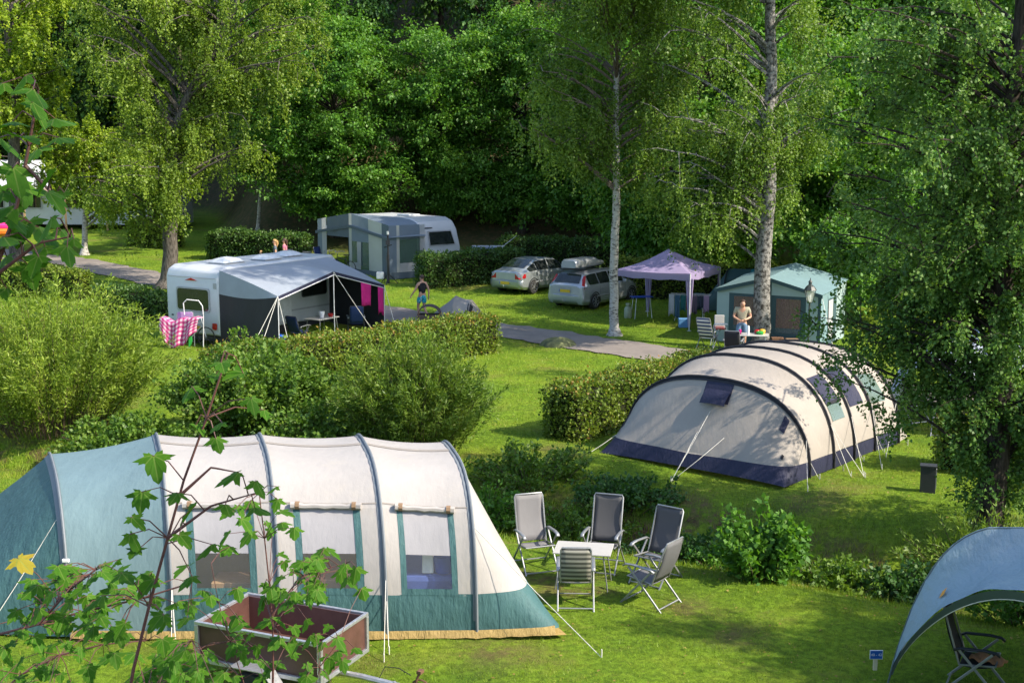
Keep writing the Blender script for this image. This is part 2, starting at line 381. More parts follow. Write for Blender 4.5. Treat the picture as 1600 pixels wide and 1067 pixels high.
# ------------------------------------------------------------------ footprints the lawn blades stay out of
FOOT = []
def path_dist(x, y):
    d = np.full(x.shape, 1e9)
    for i in range(0, 160, 2): d = np.minimum(d, np.hypot(x - PLx[i], y - PLy[i]))
    return d
def in_poly(x, y, poly):
    c = np.zeros(x.shape, bool); n = len(poly)
    for i in range(n):
        x1, y1 = poly[i][:2]; x2, y2 = poly[(i + 1) % n][:2]
        hit = ((y1 > y) != (y2 > y)) & (x < (x2 - x1) * (y - y1) / ((y2 - y1) or 1e-9) + x1)
        c ^= hit
    return c
def make_grass():
    rng = np.random.default_rng(11)
    Vs = []; 
    for (y0, y1, n, h, wd) in ((14.5, 22, 130000, 0.045, 0.008), (22, 31, 110000, 0.055, 0.011), (31, 46, 90000, 0.07, 0.018), (46, 68, 60000, 0.09, 0.03)):
        y = rng.uniform(y0, y1, n); half = y * 0.43 + 1.0
        x = rng.uniform(-1, 1, n) * half
        keep = path_dist(x, y) > 0.94 + 0.3 * rng.random(n)
        for poly in FOOT: keep &= ~in_poly(x, y, poly)
        # patchy sward
        pn = np.sin(x * 1.7 + np.sin(y * 1.1) * 2) * np.sin(y * 2.1 + np.sin(x * .9) * 2)
        keep &= rng.random(n) < 0.72 + 0.28 * pn
        wn = sum(np.exp(-((x - a_) ** 2 + (y - b_) ** 2) / r_ ** 2) for a_, b_, r_ in WORN); keep &= rng.random(n) > wn * .8
        x, y = x[keep], y[keep]; m = len(x); z = hgt(x, y) - 0.006
        dd = ditch_dist(x, y); tall = 1 + 3.6 * np.exp(-(dd / 2.0) ** 2) * rng.random(m) ** 2 + (rng.random(m) < 0.03) * 0.9
        hh = h * tall * rng.uniform(0.5, 1.25, m); a = rng.uniform(0, 6.283, m); le = rng.uniform(0, 0.9, m)
        b = rng.uniform(0, 6.283, m)
        ww = wd * rng.uniform(0.6, 1.3, m) * np.sqrt(tall)
        p0 = np.stack([x - np.cos(a) * ww / 2, y - np.sin(a) * ww / 2, z], 1); p1 = np.stack([x + np.cos(a) * ww / 2, y + np.sin(a) * ww / 2, z], 1)
        p2 = np.stack([x + np.cos(b) * le * hh, y + np.sin(b) * le * hh, z + hh], 1)
        Vs.append(np.stack([p0, p1, p2], 1).reshape(-1, 3))
    V = np.concatenate(Vs); F = np.arange(len(V), dtype=np.int32).reshape(-1, 3)
    tag(np_mesh('grass', V, F, 'grass_blade'), 'short green lawn grass covering the camping pitches', 'grass', kind='stuff')

def fallen():
    rng = np.random.default_rng(77); n = 2600
    y = rng.uniform(15, 48, n) ** 1.0; x = rng.uniform(-1, 1, n) * (y * .43 + 1)
    k = np.ones(n, bool)
    for poly in FOOT: k &= ~in_poly(x, y, poly)
    x, y = x[k], y[k]; P = np.stack([x, y, hgt(x, y) + .03], 1); D = rng.normal(size=(len(x), 3)); D[:, 2] *= .15
    o = leaves('fallen_leaves', P, D, rng.uniform(.03, .07, len(x)), rng.uniform(.025, .05, len(x)), 'leaf_fallen', None, rng, 3)
    tag(o, 'scattered fallen yellow and brown leaves on the lawn', 'leaves', kind='stuff')
leafmat('leaf_fallen', [(0.10, 0.05, 0.02), (0.28, 0.18, 0.05), (0.36, 0.30, 0.08)], 0.2)
# ------------------------------------------------------------------ vegetation builders
def bez(a, b, c, t): return a * (1 - t) ** 2 + b * 2 * t * (1 - t) + c * t * t
def tree(name, label, base, trunk, r0, r1, crowns, leaf, lmat, bmat, nsub=9, nleaf=40, rsub=1.0, droop=0.0, hang=0.0,
         seed=0, group=None, flat=0.5, jit=0.18, limb_r=0.05, cat='tree', rise=0.45, sink=0.15):
    rng = np.random.default_rng(seed); t = thing(name, label, cat, base, 0, group)
    tp = np.array(trunk, float); tz = tp[:, 2]
    def tr_at(z): return np.array([np.interp(z, tz, tp[:, k]) for k in range(3)])
    def tr_r(z): return float(np.interp(z, [0, 0.35, tz[-1]], [r0 * 1.25, r0, r1]))
    zs = np.concatenate([[-sink, 0.0, 0.12, 0.35], np.linspace(0.8, tz[-1], max(6, int(tz[-1] / 0.7)))])
    mb = MB(); pts = []; rs = []
    for z in zs:
        p = tr_at(max(z, 0)); p = p + rng.normal(size=3) * np.array([.03, .03, 0]) * (z > .5) * r0 * 3; pts.append((p[0], p[1], z)); rs.append(tr_r(max(z, 0)) * (1.5 if z < 0.05 else 1.2 if z < 0.2 else 1))
    mb.tube(pts, rs, 10)
    mb.build('trunk', bmat, t, smooth=True, world=False, sharp=80)
    lm = MB(); S2 = []; D2 = []; L2 = []
    for (cx, cy, cz, rx, ry, rz, nl) in crowns:
        for i in range(nl):
            d = unit(rng.normal(size=3)); rad = rng.uniform(0.45, 0.98) ** 0.6
            T = np.array([cx, cy, cz]) + d * rad * np.array([rx, ry, rz])
            hd = np.hypot(T[0] - tr_at(T[2])[0], T[1] - tr_at(T[2])[1])
            zs_ = np.clip(T[2] - hd * rise * rng.uniform(.6, 1.4), tz[-1] * 0.12, tz[-1] * 0.98)
            S = tr_at(zs_); mid = (S + T) / 2 + np.array([0, 0, hd * 0.22 * (1 if droop >= 0 else -1)]) + rng.normal(size=3) * 0.08 * hd
            n = 5; path = [bez(S, mid, T, k / n) for k in range(n + 1)]
            r_ = max(0.012, min(tr_r(zs_) * 0.55, limb_r * (0.5 + hd * 0.25)))
            lm.tube(path, [r_ * (1 - 0.8 * k / n) for k in range(n + 1)], 5, cap=False)
            out = unit((T - tr_at(T[2])) * np.array([1, 1, 0.3]) + 1e-6)
            for j in range(nsub):
                tt = rng.uniform(0.3, 1.0) if j else 1.0
                s = bez(S, mid, T, tt); d2 = unit(unit(rng.normal(size=3)) + out * 0.55 + np.array([0, 0, -droop + 0.15]))
                l2 = rsub * rng.uniform(0.5, 1.2); S2.append(s); D2.append(d2); L2.append(l2)
                if j % 2 == 0: lm.tube([s, s + d2 * l2 * 0.5 + np.array([0, 0, 0.05]), s + d2 * l2 - np.array([0, 0, droop * .2])], [max(0.006, r_ * .3), max(.005, r_ * .18), 0.004], 3, cap=False)
    lm.build('limbs', bmat if 'birch' not in bmat else 'twig_birch', t, world=False)
    S2 = np.repeat(np.array(S2), nleaf, 0); D2 = np.repeat(np.array(D2), nleaf, 0); L2 = np.repeat(np.array(L2), nleaf)
    n = len(S2)
    if hang:      # leaves strung on hanging twigs
        per = 11; k = n // per + 1
        tt = np.repeat(rng.uniform(0.1, 1.05, k), per)[:n][:, None]; ln = np.repeat(rng.uniform(.15, 1, k) ** 1.3, per)[:n] * hang
        off = np.repeat(rng.normal(size=(k, 3)) * jit * .7, per, 0)[:n]; dr = np.repeat(rng.normal(size=(k, 2)) * .12, per, 0)[:n]; f = rng.random(n)
        P = S2 + D2 * L2[:, None] * tt + off + rng.normal(size=(n, 3)) * .035
        P[:, 2] -= f * ln; P[:, :2] += dr * (f * ln)[:, None]
    else:
        tt = rng.uniform(0.1, 1.05, n)[:, None]
        P = S2 + D2 * L2[:, None] * tt + rng.normal(size=(n, 3)) * jit * np.array([1, 1, .45])
        P[:, 2] -= droop * tt[:, 0] ** 2 * L2 * 0.4
    D = D2 * 0.6 + rng.normal(size=(n, 3)) * 0.6; D[:, 2] -= 0.35 + droop * 0.5
    keep = P[:, 2] > 0.25
    P, D = P[keep], D[keep]
    sz = rng.uniform(0.7, 1.25, len(P))
    leaves('crown', P, D, leaf[0] * sz, leaf[1] * sz, lmat, t, rng, flat)
    return t
simple('twig_birch', (0.13, 0.10, 0.085), 0.8, var=0.4)

def shrub(name, label, base, rx, ry, h, nstem, nleaf, leaf, lmat, seed, arch=0.4, jit=0.1, cat='shrub', group=None, up=0.4, low=0.1, flat=0.2, stem='twig', side=0.25):
    """stems that fan out of a stool, leaves along them"""
    rng = np.random.default_rng(seed); t = thing(name, label, cat, base, 0, group)
    a = rng.uniform(0, 6.283, nstem); q = np.sqrt(rng.random(nstem))
    S = np.stack([np.cos(a) * rx * .45 * q, np.sin(a) * ry * .45 * q, np.full(nstem, -0.1)], 1)
    hh = h * np.sqrt(np.clip(1 - 0.75 * q ** 2, .05, 1)) * rng.uniform(0.62, 1.12, nstem)
    T = np.stack([np.cos(a) * rx * q, np.sin(a) * ry * q, hh], 1) + rng.normal(size=(nstem, 3)) * 0.1
    Mi = S * 0.55 + T * 0.45; Mi[:, 2] = hh * (0.5 + arch * 0.6)
    mb = MB()
    for i in range(0, nstem, 1 if nstem < 150 else 2):
        mb.tube([bez(S[i], Mi[i], T[i], k / 4) for k in range(5)], [0.012, .01, .008, .006, .003], 3, cap=False)
    mb.build('stems', stem, t, world=False)
    tt = rng.uniform(low, 1, (nstem, nleaf)) ** 0.8; t3 = tt[..., None]
    P = S[:, None] * (1 - t3) ** 2 + Mi[:, None] * 2 * t3 * (1 - t3) + T[:, None] * t3 * t3
    Dr = unit(2 * (1 - t3) * (Mi - S)[:, None] + 2 * t3 * (T - Mi)[:, None])
    P = P.reshape(-1, 3); Dr = Dr.reshape(-1, 3); n = len(P)
    sd = unit(rng.normal(size=(n, 3))) * (rng.random((n, 1)) ** 0.7) * side * (1.2 - tt.reshape(-1, 1) * .8)
    P = P + sd + rng.normal(size=(n, 3)) * jit * 0.3
    P[:, 2] = np.maximum(P[:, 2], 0.03)
    D = Dr * up + unit(rng.normal(size=(n, 3))) * 0.8
    sz = rng.uniform(0.65, 1.25, n)
    leaves('foliage', P, D, leaf[0] * sz, leaf[1] * sz, lmat, t, rng, flat)
    return t

def hedge(label, pts, wd, h, dens, leaf, lmat, seed, new=0.0, group=None, name='clipped_hedge'):
    rng = np.random.default_rng(seed); pts = [Vector((p[0], p[1], 0)) for p in pts]
    b0 = Vector((pts[0].x, pts[0].y, H1(pts[0].x, pts[0].y))); t = thing(name, label, 'hedge', b0, 0, group, wparts=True)
    seg = [(a, b, (b - a).length) for a, b in zip(pts[:-1], pts[1:])]; tot = sum(s[2] for s in seg)
    core = MB(); n = max(4, int(tot / .5)); rp = resample(pts, n)
    def fr(i):
        d = rp[min(i + 1, n - 1)] - rp[max(i - 1, 0)]; d.normalize(); return d, Vector((-d.y, d.x, 0))
    prof = [(-.40, -0.1), (-.42, .5), (-.38, .9), (-.25, .95), (.25, .95), (.38, .9), (.42, .5), (.40, -0.1)]
    rows = []
    for i in range(n):
        d, nr = fr(i); sh = 0.10 if i in (0, n - 1) else 0
        p = rp[i] + d * (0.1 if i == 0 else -0.1 if i == n - 1 else 0)
        for (a, z) in prof:
            q = p + nr * a * wd; rows.append((q.x, q.y, H1(p.x, p.y) + z * h))
    k = len(prof)
    fs = [(i * k + j, i * k + j + 1, (i + 1) * k + j + 1, (i + 1) * k + j) for i in range(n - 1) for j in range(k - 1)]
    core.add(rows, fs + [tuple(range(k)), tuple((n - 1) * k + j for j in range(k))[::-1]])
    core.build('dark_core', 'hedge_core', t)  # solid dark block closing the view through the leaves
    per = 2 * h + wd; area = per * tot + 2 * h * wd; m = int(area * dens)
    s = rng.uniform(0, tot, m); u = rng.uniform(0, per, m); endm = rng.random(m) < 2 * h * wd / area
    cum = np.cumsum([0] + [x[2] for x in seg]); idx = np.clip(np.searchsorted(cum, s) - 1, 0, len(seg) - 1)
    A = np.array([tuple(x[0]) for x in seg]); B = np.array([tuple(x[1]) for x in seg]); Ls = np.array([x[2] for x in seg])
    dirs = (B - A) / Ls[:, None]; nrm = np.stack([-dirs[:, 1], dirs[:, 0], dirs[:, 0] * 0], 1)
    C = A[idx] + dirs[idx] * (s - cum[idx])[:, None]; N = nrm[idx]; Dd = dirs[idx]
    bulge = 0.05 * np.sin(s * 2.3 + seed) + 0.05 * np.sin(s * 5.1 + u * 3)
    lf = u < h; rt = u > h + wd
    a = np.where(lf, -wd / 2 - bulge, np.where(rt, wd / 2 + bulge, u - h - wd / 2)); z = np.where(lf, u, np.where(rt, per - u, h + bulge))
    on = np.where(lf, -1.0, np.where(rt, 1.0, 0.0))
    O = N * on[:, None] + np.stack([on * 0, on * 0, (on == 0) * 1.0], 1)
    e = endm; ke = int(e.sum()); side = rng.random(ke) < .5
    C[e] = np.where(side[:, None], np.array(tuple(pts[0])), np.array(tuple(pts[-1]))); a[e] = rng.uniform(-wd / 2, wd / 2, ke); z[e] = rng.uniform(0, h, ke)
    O[e] = np.where(side[:, None], -dirs[0], dirs[-1])
    # rounded shoulders
    P = C + N * a[:, None]; P[:, 2] = hgt(P[:, 0], P[:, 1]) + z
    sh = np.clip((z - h + 0.15) / .15, 0, 1) * np.clip((np.abs(a) - wd / 2 + .15) / .15, 0, 1)
    P[:, 2] -= sh * 0.06
    P += O * rng.normal(0.0, 0.05, m)[:, None] + rng.normal(size=(m, 3)) * 0.03
    fuzz = rng.random(m) < 0.05; P[fuzz] += O[fuzz] * rng.uniform(0, .14, int(fuzz.sum()))[:, None]
    D = O * 0.5 + rng.normal(size=(m, 3)) * 0.7; D[:, 2] -= 0.1
    P -= np.array(tuple(b0)); sz = rng.uniform(0.65, 1.3, m)
    isnew = (rng.random(m) < new * (0.12 + 0.88 * (z > h * 0.86)))
    leaves('leaves', P[~isnew], D[~isnew], leaf[0] * sz[~isnew], leaf[1] * sz[~isnew], lmat, t, rng, 0.25)
    if isnew.sum() > 10: leaves('young_leaves', P[isnew] + np.array([0, 0, .02]), D[isnew], leaf[0] * sz[isnew], leaf[1] * sz[isnew], 'leaf_hedge_new', t, rng, 0.25)
    return t

# maple leaf blades: five pointed, toothed lobes
def maple_blade(seed):
    rr = random.Random(seed)
    prof = [(-90, .10), (-60, .34), (-52, .30), (-38, .52), (-30, .40), (-22, .36), (-8, .50), (4, .84), (14, .66), (20, .70), (30, .48), (38, .44), (52, .66), (64, .86), (72, .80), (80, .98), (90, 1.12)]
    pts = [(math.cos(R(a)) * r * rr.uniform(.92, 1.08), math.sin(R(a)) * r * rr.uniform(.94, 1.06) - .0) for a, r in prof]
    left = [(-x, y) for x, y in pts[1:-1]][::-1]
    out = pts + left
    bend = rr.uniform(.2, .75); cup = rr.uniform(-.45, .45); tw = rr.uniform(-.3, .3)
    def z(x, y): return -bend * (y * y) * .6 + cup * abs(x) * .8 - .25 * abs(x) ** 2 + tw * x * y * .5
    vs = [(0, 0, 0.0), (0, .45, z(0, .45) - .02)] + [(x * .5, y * .5, z(x * .5, y * .5)) for x, y in out]
    mb = MB(); n = len(out)
    P = [(0, 0.05, 0)] + [(x * .5, (y + .1) * .5, z(x * .5, y * .5)) for x, y in out]
    mb.add(P, [(0, 1 + i, 1 + (i + 1) % n) for i in range(n)])
    me = bpy.data.meshes.new('leaf'); me.from_pydata(mb.v, [], mb.f); me.materials.append(M['leaf_maple']); me.update()
    return me
def sapling(label, stems, blades, cat='sapling', rb=0.006, name='maple_sapling'):
    """stems: list of paths [(px,py,Y),..]; blades: (px,py,Y,size m,yaw,pitch[,yellow])"""
    base = Vector(stems[0][0]); t = thing(name, label, cat, base, 0, None, wparts=True)
    mb = MB(); allp = []
    for k, st in enumerate(stems):
        st = resample([Vector(p) for p in st], 14); allp += st
        r = rb * (1 if k == 0 else .6)
        mb.tube(st, [r * (1.15 - .8 * i / 13) for i in range(14)], 6)
    rr = random.Random(len(blades))
    for b in blades:
        p = Vector(b[0]); s = b[1]
        q = min(allp, key=lambda c: (c - p).length + max(0, c.z - p.z) * .6)
        yaw, pit = b[2], b[3]
        rot = Matrix.Rotation(yaw, 4, 'Z') @ Matrix.Rotation(-pit, 4, 'X') @ Matrix.Rotation(rr.uniform(-.35, .35), 4, 'Y')
        o = bpy.data.objects.new('leaf', BLADES_Y[rr.randrange(2)] if b[4] else BLADES[rr.randrange(len(BLADES))]); COL.objects.link(o); o.parent = t
        o.matrix_local = Matrix.Translation(p - base) @ rot @ Matrix.Scale(s, 4)
        m = (q + p) / 2 + Vector((0, 0, .02))
        mb.tube([q, m, p + (p - m).normalized() * .004], [.0022, .0018, .0014], 4, cap=False)
    mb.build('stem', 'stem_red', t, smooth=True)
    return t
BLADES = [maple_blade(i) for i in range(7)]
BLADES_Y = [maple_blade(40), maple_blade(41)]
for _b in BLADES_Y: _b.materials[0] = M['leaf_maple_yellow']
# ------------------------------------------------------------------ planting
def at(x, y, dz=0): return Vector((x, y, H1(x, y) + dz))
B1 = G(960, 524); B2 = G(1187, 548)
tree('birch_tree', 'slender white birch with bare trunk beside the estate car', B1,
     [(0, 0, 0), (-.05, 0, 2.5), (.0, 0, 5), (-.05, 0, 8), (.1, 0, 17.5)], .17, .04,
     [(-.4, 0, 10, 3.0, 2.8, 4.0, 46), (.0, -4.2, 14.6, 4.2, 3.6, 2.9, 110), (-2.0, -.3, 7.8, 1.9, 1.6, 2.0, 14), (1.8, .2, 7.2, 1.4, 1.4, 1.6, 9)],  # unseen upper crown pushed forward to shade the near caravan
     (.095, .072), 'leaf_birch', 'bark_birch', nsub=6, nleaf=110, jit=.16, rsub=.9, droop=.35, hang=1.3, seed=21, flat=.3)
tree('birch_tree', 'thick grey-white birch trunk in front of the green awning tent', B2,
     [(0, 0, 0), (.05, 0, 3), (.1, 0, 6), (.05, 0, 9), (.0, 0, 20)], .30, .06,
     [(-.8, 0, 10, 3.4, 3.0, 4.2, 46), (.0, -1.6, 17, 4.3, 4.4, 3.6, 66), (-2.6, 0, 5.9, 1.7, 1.6, 2.0, 18), (1.3, 0, 7.0, 1.6, 1.6, 2.0, 12)],  # unseen high crown added to shade the cars and lawn
     (.092, .07), 'leaf_birch', 'bark_old', nsub=6, nleaf=110, jit=.16, rsub=.9, droop=.35, hang=1.4, seed=22, flat=.3)
BR = at(8.5, 22.0)
tree('alder_tree', 'large dark leafy tree with ivy-clad trunk beside the cream and navy tent', BR,
     [(0, 0, 0), (.05, .05, 1.5), (.1, .1, 3.5), (-.1, 0, 6), (0, 0, 10.5)], .27, .08,
     [(.3, .3, 7.6, 3.7, 3.0, 3.9, 90), (-1.3, .2, 6.3, 2.2, 2.0, 2.6, 34), (-.4, .0, 4.5, 2.3, 2.0, 1.9, 34), (-1.7, 1.1, 3.5, 1.4, 1.2, 1.0, 15), (-.3, 3.0, 5.2, 1.9, 1.6, 1.6, 18), (1.6, .2, 4.0, 1.9, 1.8, 2.0, 26), (.1, .1, 1.7, .65, .6, 1.3, 16)],
     (.068, .054), 'leaf_alder', 'bark_dark', nsub=8, nleaf=77, rsub=.7, droop=.15, hang=.45, seed=23, flat=.5, limb_r=.035, jit=.09)
tree('alder_tree', 'dark leafy tree behind the clipped hedge in the right corner', at(14.3, 32),
     [(0, 0, 0), (.1, 0, 3), (0, 0, 6), (0, 0, 11)], .24, .07, [(0, 0, 8, 3.6, 3.4, 4.2, 60), (-.8, -.4, 4.6, 2.2, 2, 1.8, 18)],
     (.11, .085), 'leaf_alder', 'bark_dark', nsub=9, nleaf=38, rsub=.9, droop=.15, hang=.4, seed=24)
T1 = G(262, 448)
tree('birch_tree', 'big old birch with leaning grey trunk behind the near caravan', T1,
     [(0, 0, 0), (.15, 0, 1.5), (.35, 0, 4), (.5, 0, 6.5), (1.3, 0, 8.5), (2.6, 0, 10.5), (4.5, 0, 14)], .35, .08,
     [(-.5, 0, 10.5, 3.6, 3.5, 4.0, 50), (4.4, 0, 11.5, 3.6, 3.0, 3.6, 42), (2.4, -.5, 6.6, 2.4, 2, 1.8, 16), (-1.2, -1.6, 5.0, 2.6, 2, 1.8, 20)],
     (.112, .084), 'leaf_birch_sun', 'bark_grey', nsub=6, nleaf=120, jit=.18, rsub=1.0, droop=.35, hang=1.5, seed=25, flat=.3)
tree('young_lime_tree', 'small sunlit lime with short pale trunk beside the lane', G(132, 398),
     [(0, 0, 0), (.05, 0, 1), (.2, 0, 2.5), (.2, 0, 6)], .16, .05, [(2.6, 0, 4.6, 4.3, 2.4, 1.9, 46), (0.6, 0, 5.0, 2.6, 2.4, 2.0, 26), (-2.6, 0, 5.0, 2.2, 1.8, 1.6, 9)],
     (.14, .115), 'leaf_lime', 'bark_birch', nsub=6, nleaf=88, jit=.18, rsub=.9, droop=.3, hang=.5, seed=26, flat=.6)
tree('lime_tree', 'tall yellow-green lime filling the upper left corner', at(-22.6, 58.5),
     [(0, 0, 0), (0, 0, 4), (.2, 0, 9), (0, 0, 16)], .35, .1, [(-.6, 0, 12.4, 4.2, 4, 4.8, 62), (1.2, -.6, 8.6, 2.6, 2.4, 1.8, 16)],
     (.145, .115), 'leaf_lime', 'bark_grey', nsub=6, nleaf=99, jit=.2, rsub=1.1, droop=.25, hang=.7, seed=27, flat=.6)
tree('young_birch_tree', 'thin young birch standing against the wood behind the big birch', at(-14.0, 70.5),
     [(0, 0, 0), (.2, 0, 2), (.5, 0, 4), (.6, 0, 8)], .10, .03, [(.3, 0, 5.6, 1.9, 1.8, 2.6, 34)],
     (.15, .11), 'leaf_birch', 'bark_birch', nsub=8, nleaf=40, rsub=.8, droop=.3, hang=.9, seed=28)

# broad hornbeams at the foot of the slope: two shapes, copied
hb = []
for k in range(2):
    hb.append(tree('hornbeam_tree', '', (0, 0, 0), [(0, 0, 0), (.1, 0, 2), (-.1, 0, 5), (0, 0, 10)], .22, .06,
        [(0, 0, 7.4, 4.6, 4.0, 4.3, 72), (-2.2 + 4 * k, -.8, 4.0, 2.8, 2.5, 2.3, 22), (2.2 - 4 * k, -1.2, 3.0, 2.6, 2.3, 1.8, 20), (0, -1.2, 1.9, 3.4, 2.2, 1.4, 22)],
        (.17, .12), 'leaf_beech', 'bark_dark', nsub=8, nleaf=70, rsub=1.1, droop=.05, seed=40 + k, flat=1.0, jit=.22))
HBS = [(-9.5, 69.5, 0, 1.0, 'broad hornbeam behind the far caravan, its top in sunlight'), (-4.2, 70.5, 1, .95, 'dark hornbeam rising above the right end of the far caravan'),
       (.6, 70, 0, .95, 'shaded hornbeam directly behind the silver hatchback'), (4.9, 68.5, 1, 1.1, 'shaded hornbeam behind the slender birch trunk'),
       (10.4, 65.5, 0, 1.45, 'shaded hornbeam behind the lavender gazebo'), (16.8, 62.5, 1, 1.5, 'shaded hornbeam behind the green awning tent'),
       (23, 58, 0, 1.5, 'hornbeam at the edge of the wood behind the dark alder'), (12.6, 48.6, 1, .95, 'hornbeam rising right behind the green awning tent'), (7.8, 55.6, 0, 1.2, 'dark hornbeam whose boughs hang over the lavender gazebo roof'), (-12.6, 76, 1, 1.0, 'hornbeam behind the thin young birch')]
for i, (x, y, k, s, lb) in enumerate(HBS):
    o = hb[k] if i < 2 and k == i else copy_tree(hb[k])
    o.location = at(x, y); o.rotation_euler.z = i * 1.9; o.scale = (s, s, s * (1 + .04 * (i % 3))); o['label'] = lb; o['group'] = 'hornbeams at the foot of the slope'

# the wood on the slope: three shapes, copied; all look alike from here
WL = 'tall tree with bare lower trunk in the dark wood on the slope'
wd = []
for k in range(3):
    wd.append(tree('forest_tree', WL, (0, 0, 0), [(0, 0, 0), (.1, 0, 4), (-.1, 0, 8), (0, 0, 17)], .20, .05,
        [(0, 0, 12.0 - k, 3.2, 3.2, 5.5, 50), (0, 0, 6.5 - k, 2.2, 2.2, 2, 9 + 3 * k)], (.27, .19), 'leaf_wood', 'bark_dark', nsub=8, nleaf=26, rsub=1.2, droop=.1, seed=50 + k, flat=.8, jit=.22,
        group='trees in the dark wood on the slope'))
rw = random.Random(8); spots = []
for row, (y0, step) in enumerate(((79, 6.5), (86, 6.5), (93, 6), (101, 6.5))):
    x = -46 + row * 2.1
    while x < 44:
        spots.append((x + rw.uniform(-1.6, 1.6), y0 + rw.uniform(-2.5, 2.5))); x += step
spots = [(x, y) for x, y in spots if not (x < -17 and y < 84)] + [(28, 66), (33, 72), (-33, 77), (-39, 70), (-28.5, 83)]
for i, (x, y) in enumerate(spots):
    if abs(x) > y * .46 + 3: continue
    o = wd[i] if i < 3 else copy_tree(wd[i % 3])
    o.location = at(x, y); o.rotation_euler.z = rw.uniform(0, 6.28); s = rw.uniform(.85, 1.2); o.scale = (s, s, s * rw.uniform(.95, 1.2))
# trees outside the picture whose shade falls into it
for lb, x, y, k, s in (('hornbeam on the bank to the right, outside the view', 15.5, 12.2, 0, .95), ('hornbeam behind the camera on the bank', 7.8, -2.9, 1, 1.0)):
    o = copy_tree(hb[k]); o.location = at(x, y); o.scale = (s, s, s); o['label'] = lb; o['group'] = 'hornbeams on the near bank'

# shrubs
shrub('willow_bush', 'large pale willow bush spreading behind the teal end of the near tent', at(-11.5, 31.4), 3.3, 2.6, 3.45, 420, 130, (.13, .030), 'leaf_willow', 61, arch=.45, side=.22, up=.8)
shrub('willow_bush', 'upright willow bush standing behind the cream roof of the near tent', at(-2.2, 28.2), 2.0, 1.5, 2.65, 320, 120, (.125, .029), 'leaf_willow_dark', 62, arch=.4, side=.2, up=.8)
shrub('bramble_thicket', 'tangled bramble thicket between the two willow bushes', at(-6.2, 30.3), 2.5, 1.6, 1.9, 300, 100, (.10, .075), 'leaf_bramble', 63, arch=.7, side=.3)
shrub('elder_shrub', 'leggy elder shoots at the end of the sunny hedge before the near caravan', at(-6.9, 33.9), 1.3, .9, 2.0, 34, 80, (.12, .075), 'leaf_bramble', 64, arch=.2, side=.28, low=.25)
shrub('elder_shrub', 'round lush green bush beside the folding chairs by the ditch', at(4.05, 20.0), .72, .6, 1.15, 60, 75, (.12, .08), 'leaf_beech', 65, arch=.5, side=.2, stem='twig')
shrub('willow_bush', 'low willow shoots around the foot of the ivy-clad tree', at(8.2, 21.2), 1.7, .8, 1.25, 90, 50, (.12, .028), 'leaf_willow_dark', 66, arch=.3, side=.12, up=.9)
shrub('bramble_thicket', 'low bramble thicket at the foot of the pale willow bush', at(-8.9, 29.0), 1.9, 1.1, 1.25, 150, 80, (.10, .075), 'leaf_bramble', 67, arch=.7, side=.28)
shrub('bramble_thicket', 'low bramble thicket in front of the upright willow bush', at(-4.2, 28.3), 1.6, 1.0, 1.15, 130, 80, (.10, .075), 'leaf_bramble', 68, arch=.7, side=.28)
NS = [(.4, 26.3, 1.5, 1.0, .8, 'rough weeds on the shaded bank right of the upright willow bush'), (2.3, 25.2, 1.3, .9, .55, 'rough weeds on the shaded bank before the cream and navy tent'), (4.2, 22.6, 1.2, .7, .5, 'rough weeds on the bank behind the round green bush'), (1.2, 24.2, 1.2, .9, .7, 'nettles in the shaded ditch behind the pale folding chair'), (3.1, 23.2, 1.0, .7, .5, 'nettles on the ditch bank behind the dark folding chairs'),
      (-.7, 25.0, 1.3, .8, .9, 'nettles in the ditch beside the cream end of the near tent'), (5.4, 20.9, 1.0, .7, .6, 'yellowish undergrowth in the ditch right of the round green bush'),
      (6.6, 20.6, .9, .7, .7, 'undergrowth in the ditch behind the pale blue shelter'), (8.2, 18.6, 1.6, .8, 1.1, 'dark shrub seen under the pale blue shelter'),
      (10.4, 18.2, 1.6, .9, 1.3, 'dark shrub at the picture edge under the shelter'), (-3.6, 26.6, 1.8, .8, .9, 'undergrowth behind the middle of the near tent'), (-6.8, 28.0, 2.0, .9, .9, 'undergrowth behind the teal roof of the near tent')]
for i, (x, y, rx, ry, h, lb) in enumerate(NS):
    shrub('undergrowth_plant', lb, at(x, y), rx, ry, h, 70, 48, (.095, .06), ['leaf_bramble', 'leaf_wood', 'leaf_beech'][i % 3], 70 + i, arch=.4, side=.16, cat='plant')

# hedges
hedge('long sunny clipped hedge in front of the near caravan', [(-8.4, 35.0), (-4.2, 39.0), (-.75, 42.5)], 1.0, 1.2, 620, (.085, .06), 'leaf_hedge', 81, new=.10)
hedge('clipped hedge beside the cream and navy tent', [(1.15, 29.7), (3.4, 32.2), (5.6, 34.6)], 1.0, 1.25, 760, (.075, .055), 'leaf_hedge', 82, new=.08)
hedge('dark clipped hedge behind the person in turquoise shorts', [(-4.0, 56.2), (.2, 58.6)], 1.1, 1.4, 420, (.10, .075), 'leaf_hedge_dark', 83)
hedge('clipped hedge along the lane behind the big willow bush', [(-25, 55.5), (-17.9, 53.4)], 1.0, 1.2, 360, (.10, .075), 'leaf_hedge', 84)
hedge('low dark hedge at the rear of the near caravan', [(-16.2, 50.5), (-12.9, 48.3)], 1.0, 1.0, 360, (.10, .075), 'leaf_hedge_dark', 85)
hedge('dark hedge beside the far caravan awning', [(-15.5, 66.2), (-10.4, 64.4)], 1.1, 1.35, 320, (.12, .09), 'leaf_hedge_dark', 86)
hedge('short sunlit hedge on the lawn behind the lane', [(-21.2, 72.0), (-18.4, 70.0)], 1.1, 1.4, 320, (.12, .09), 'leaf_hedge', 87)
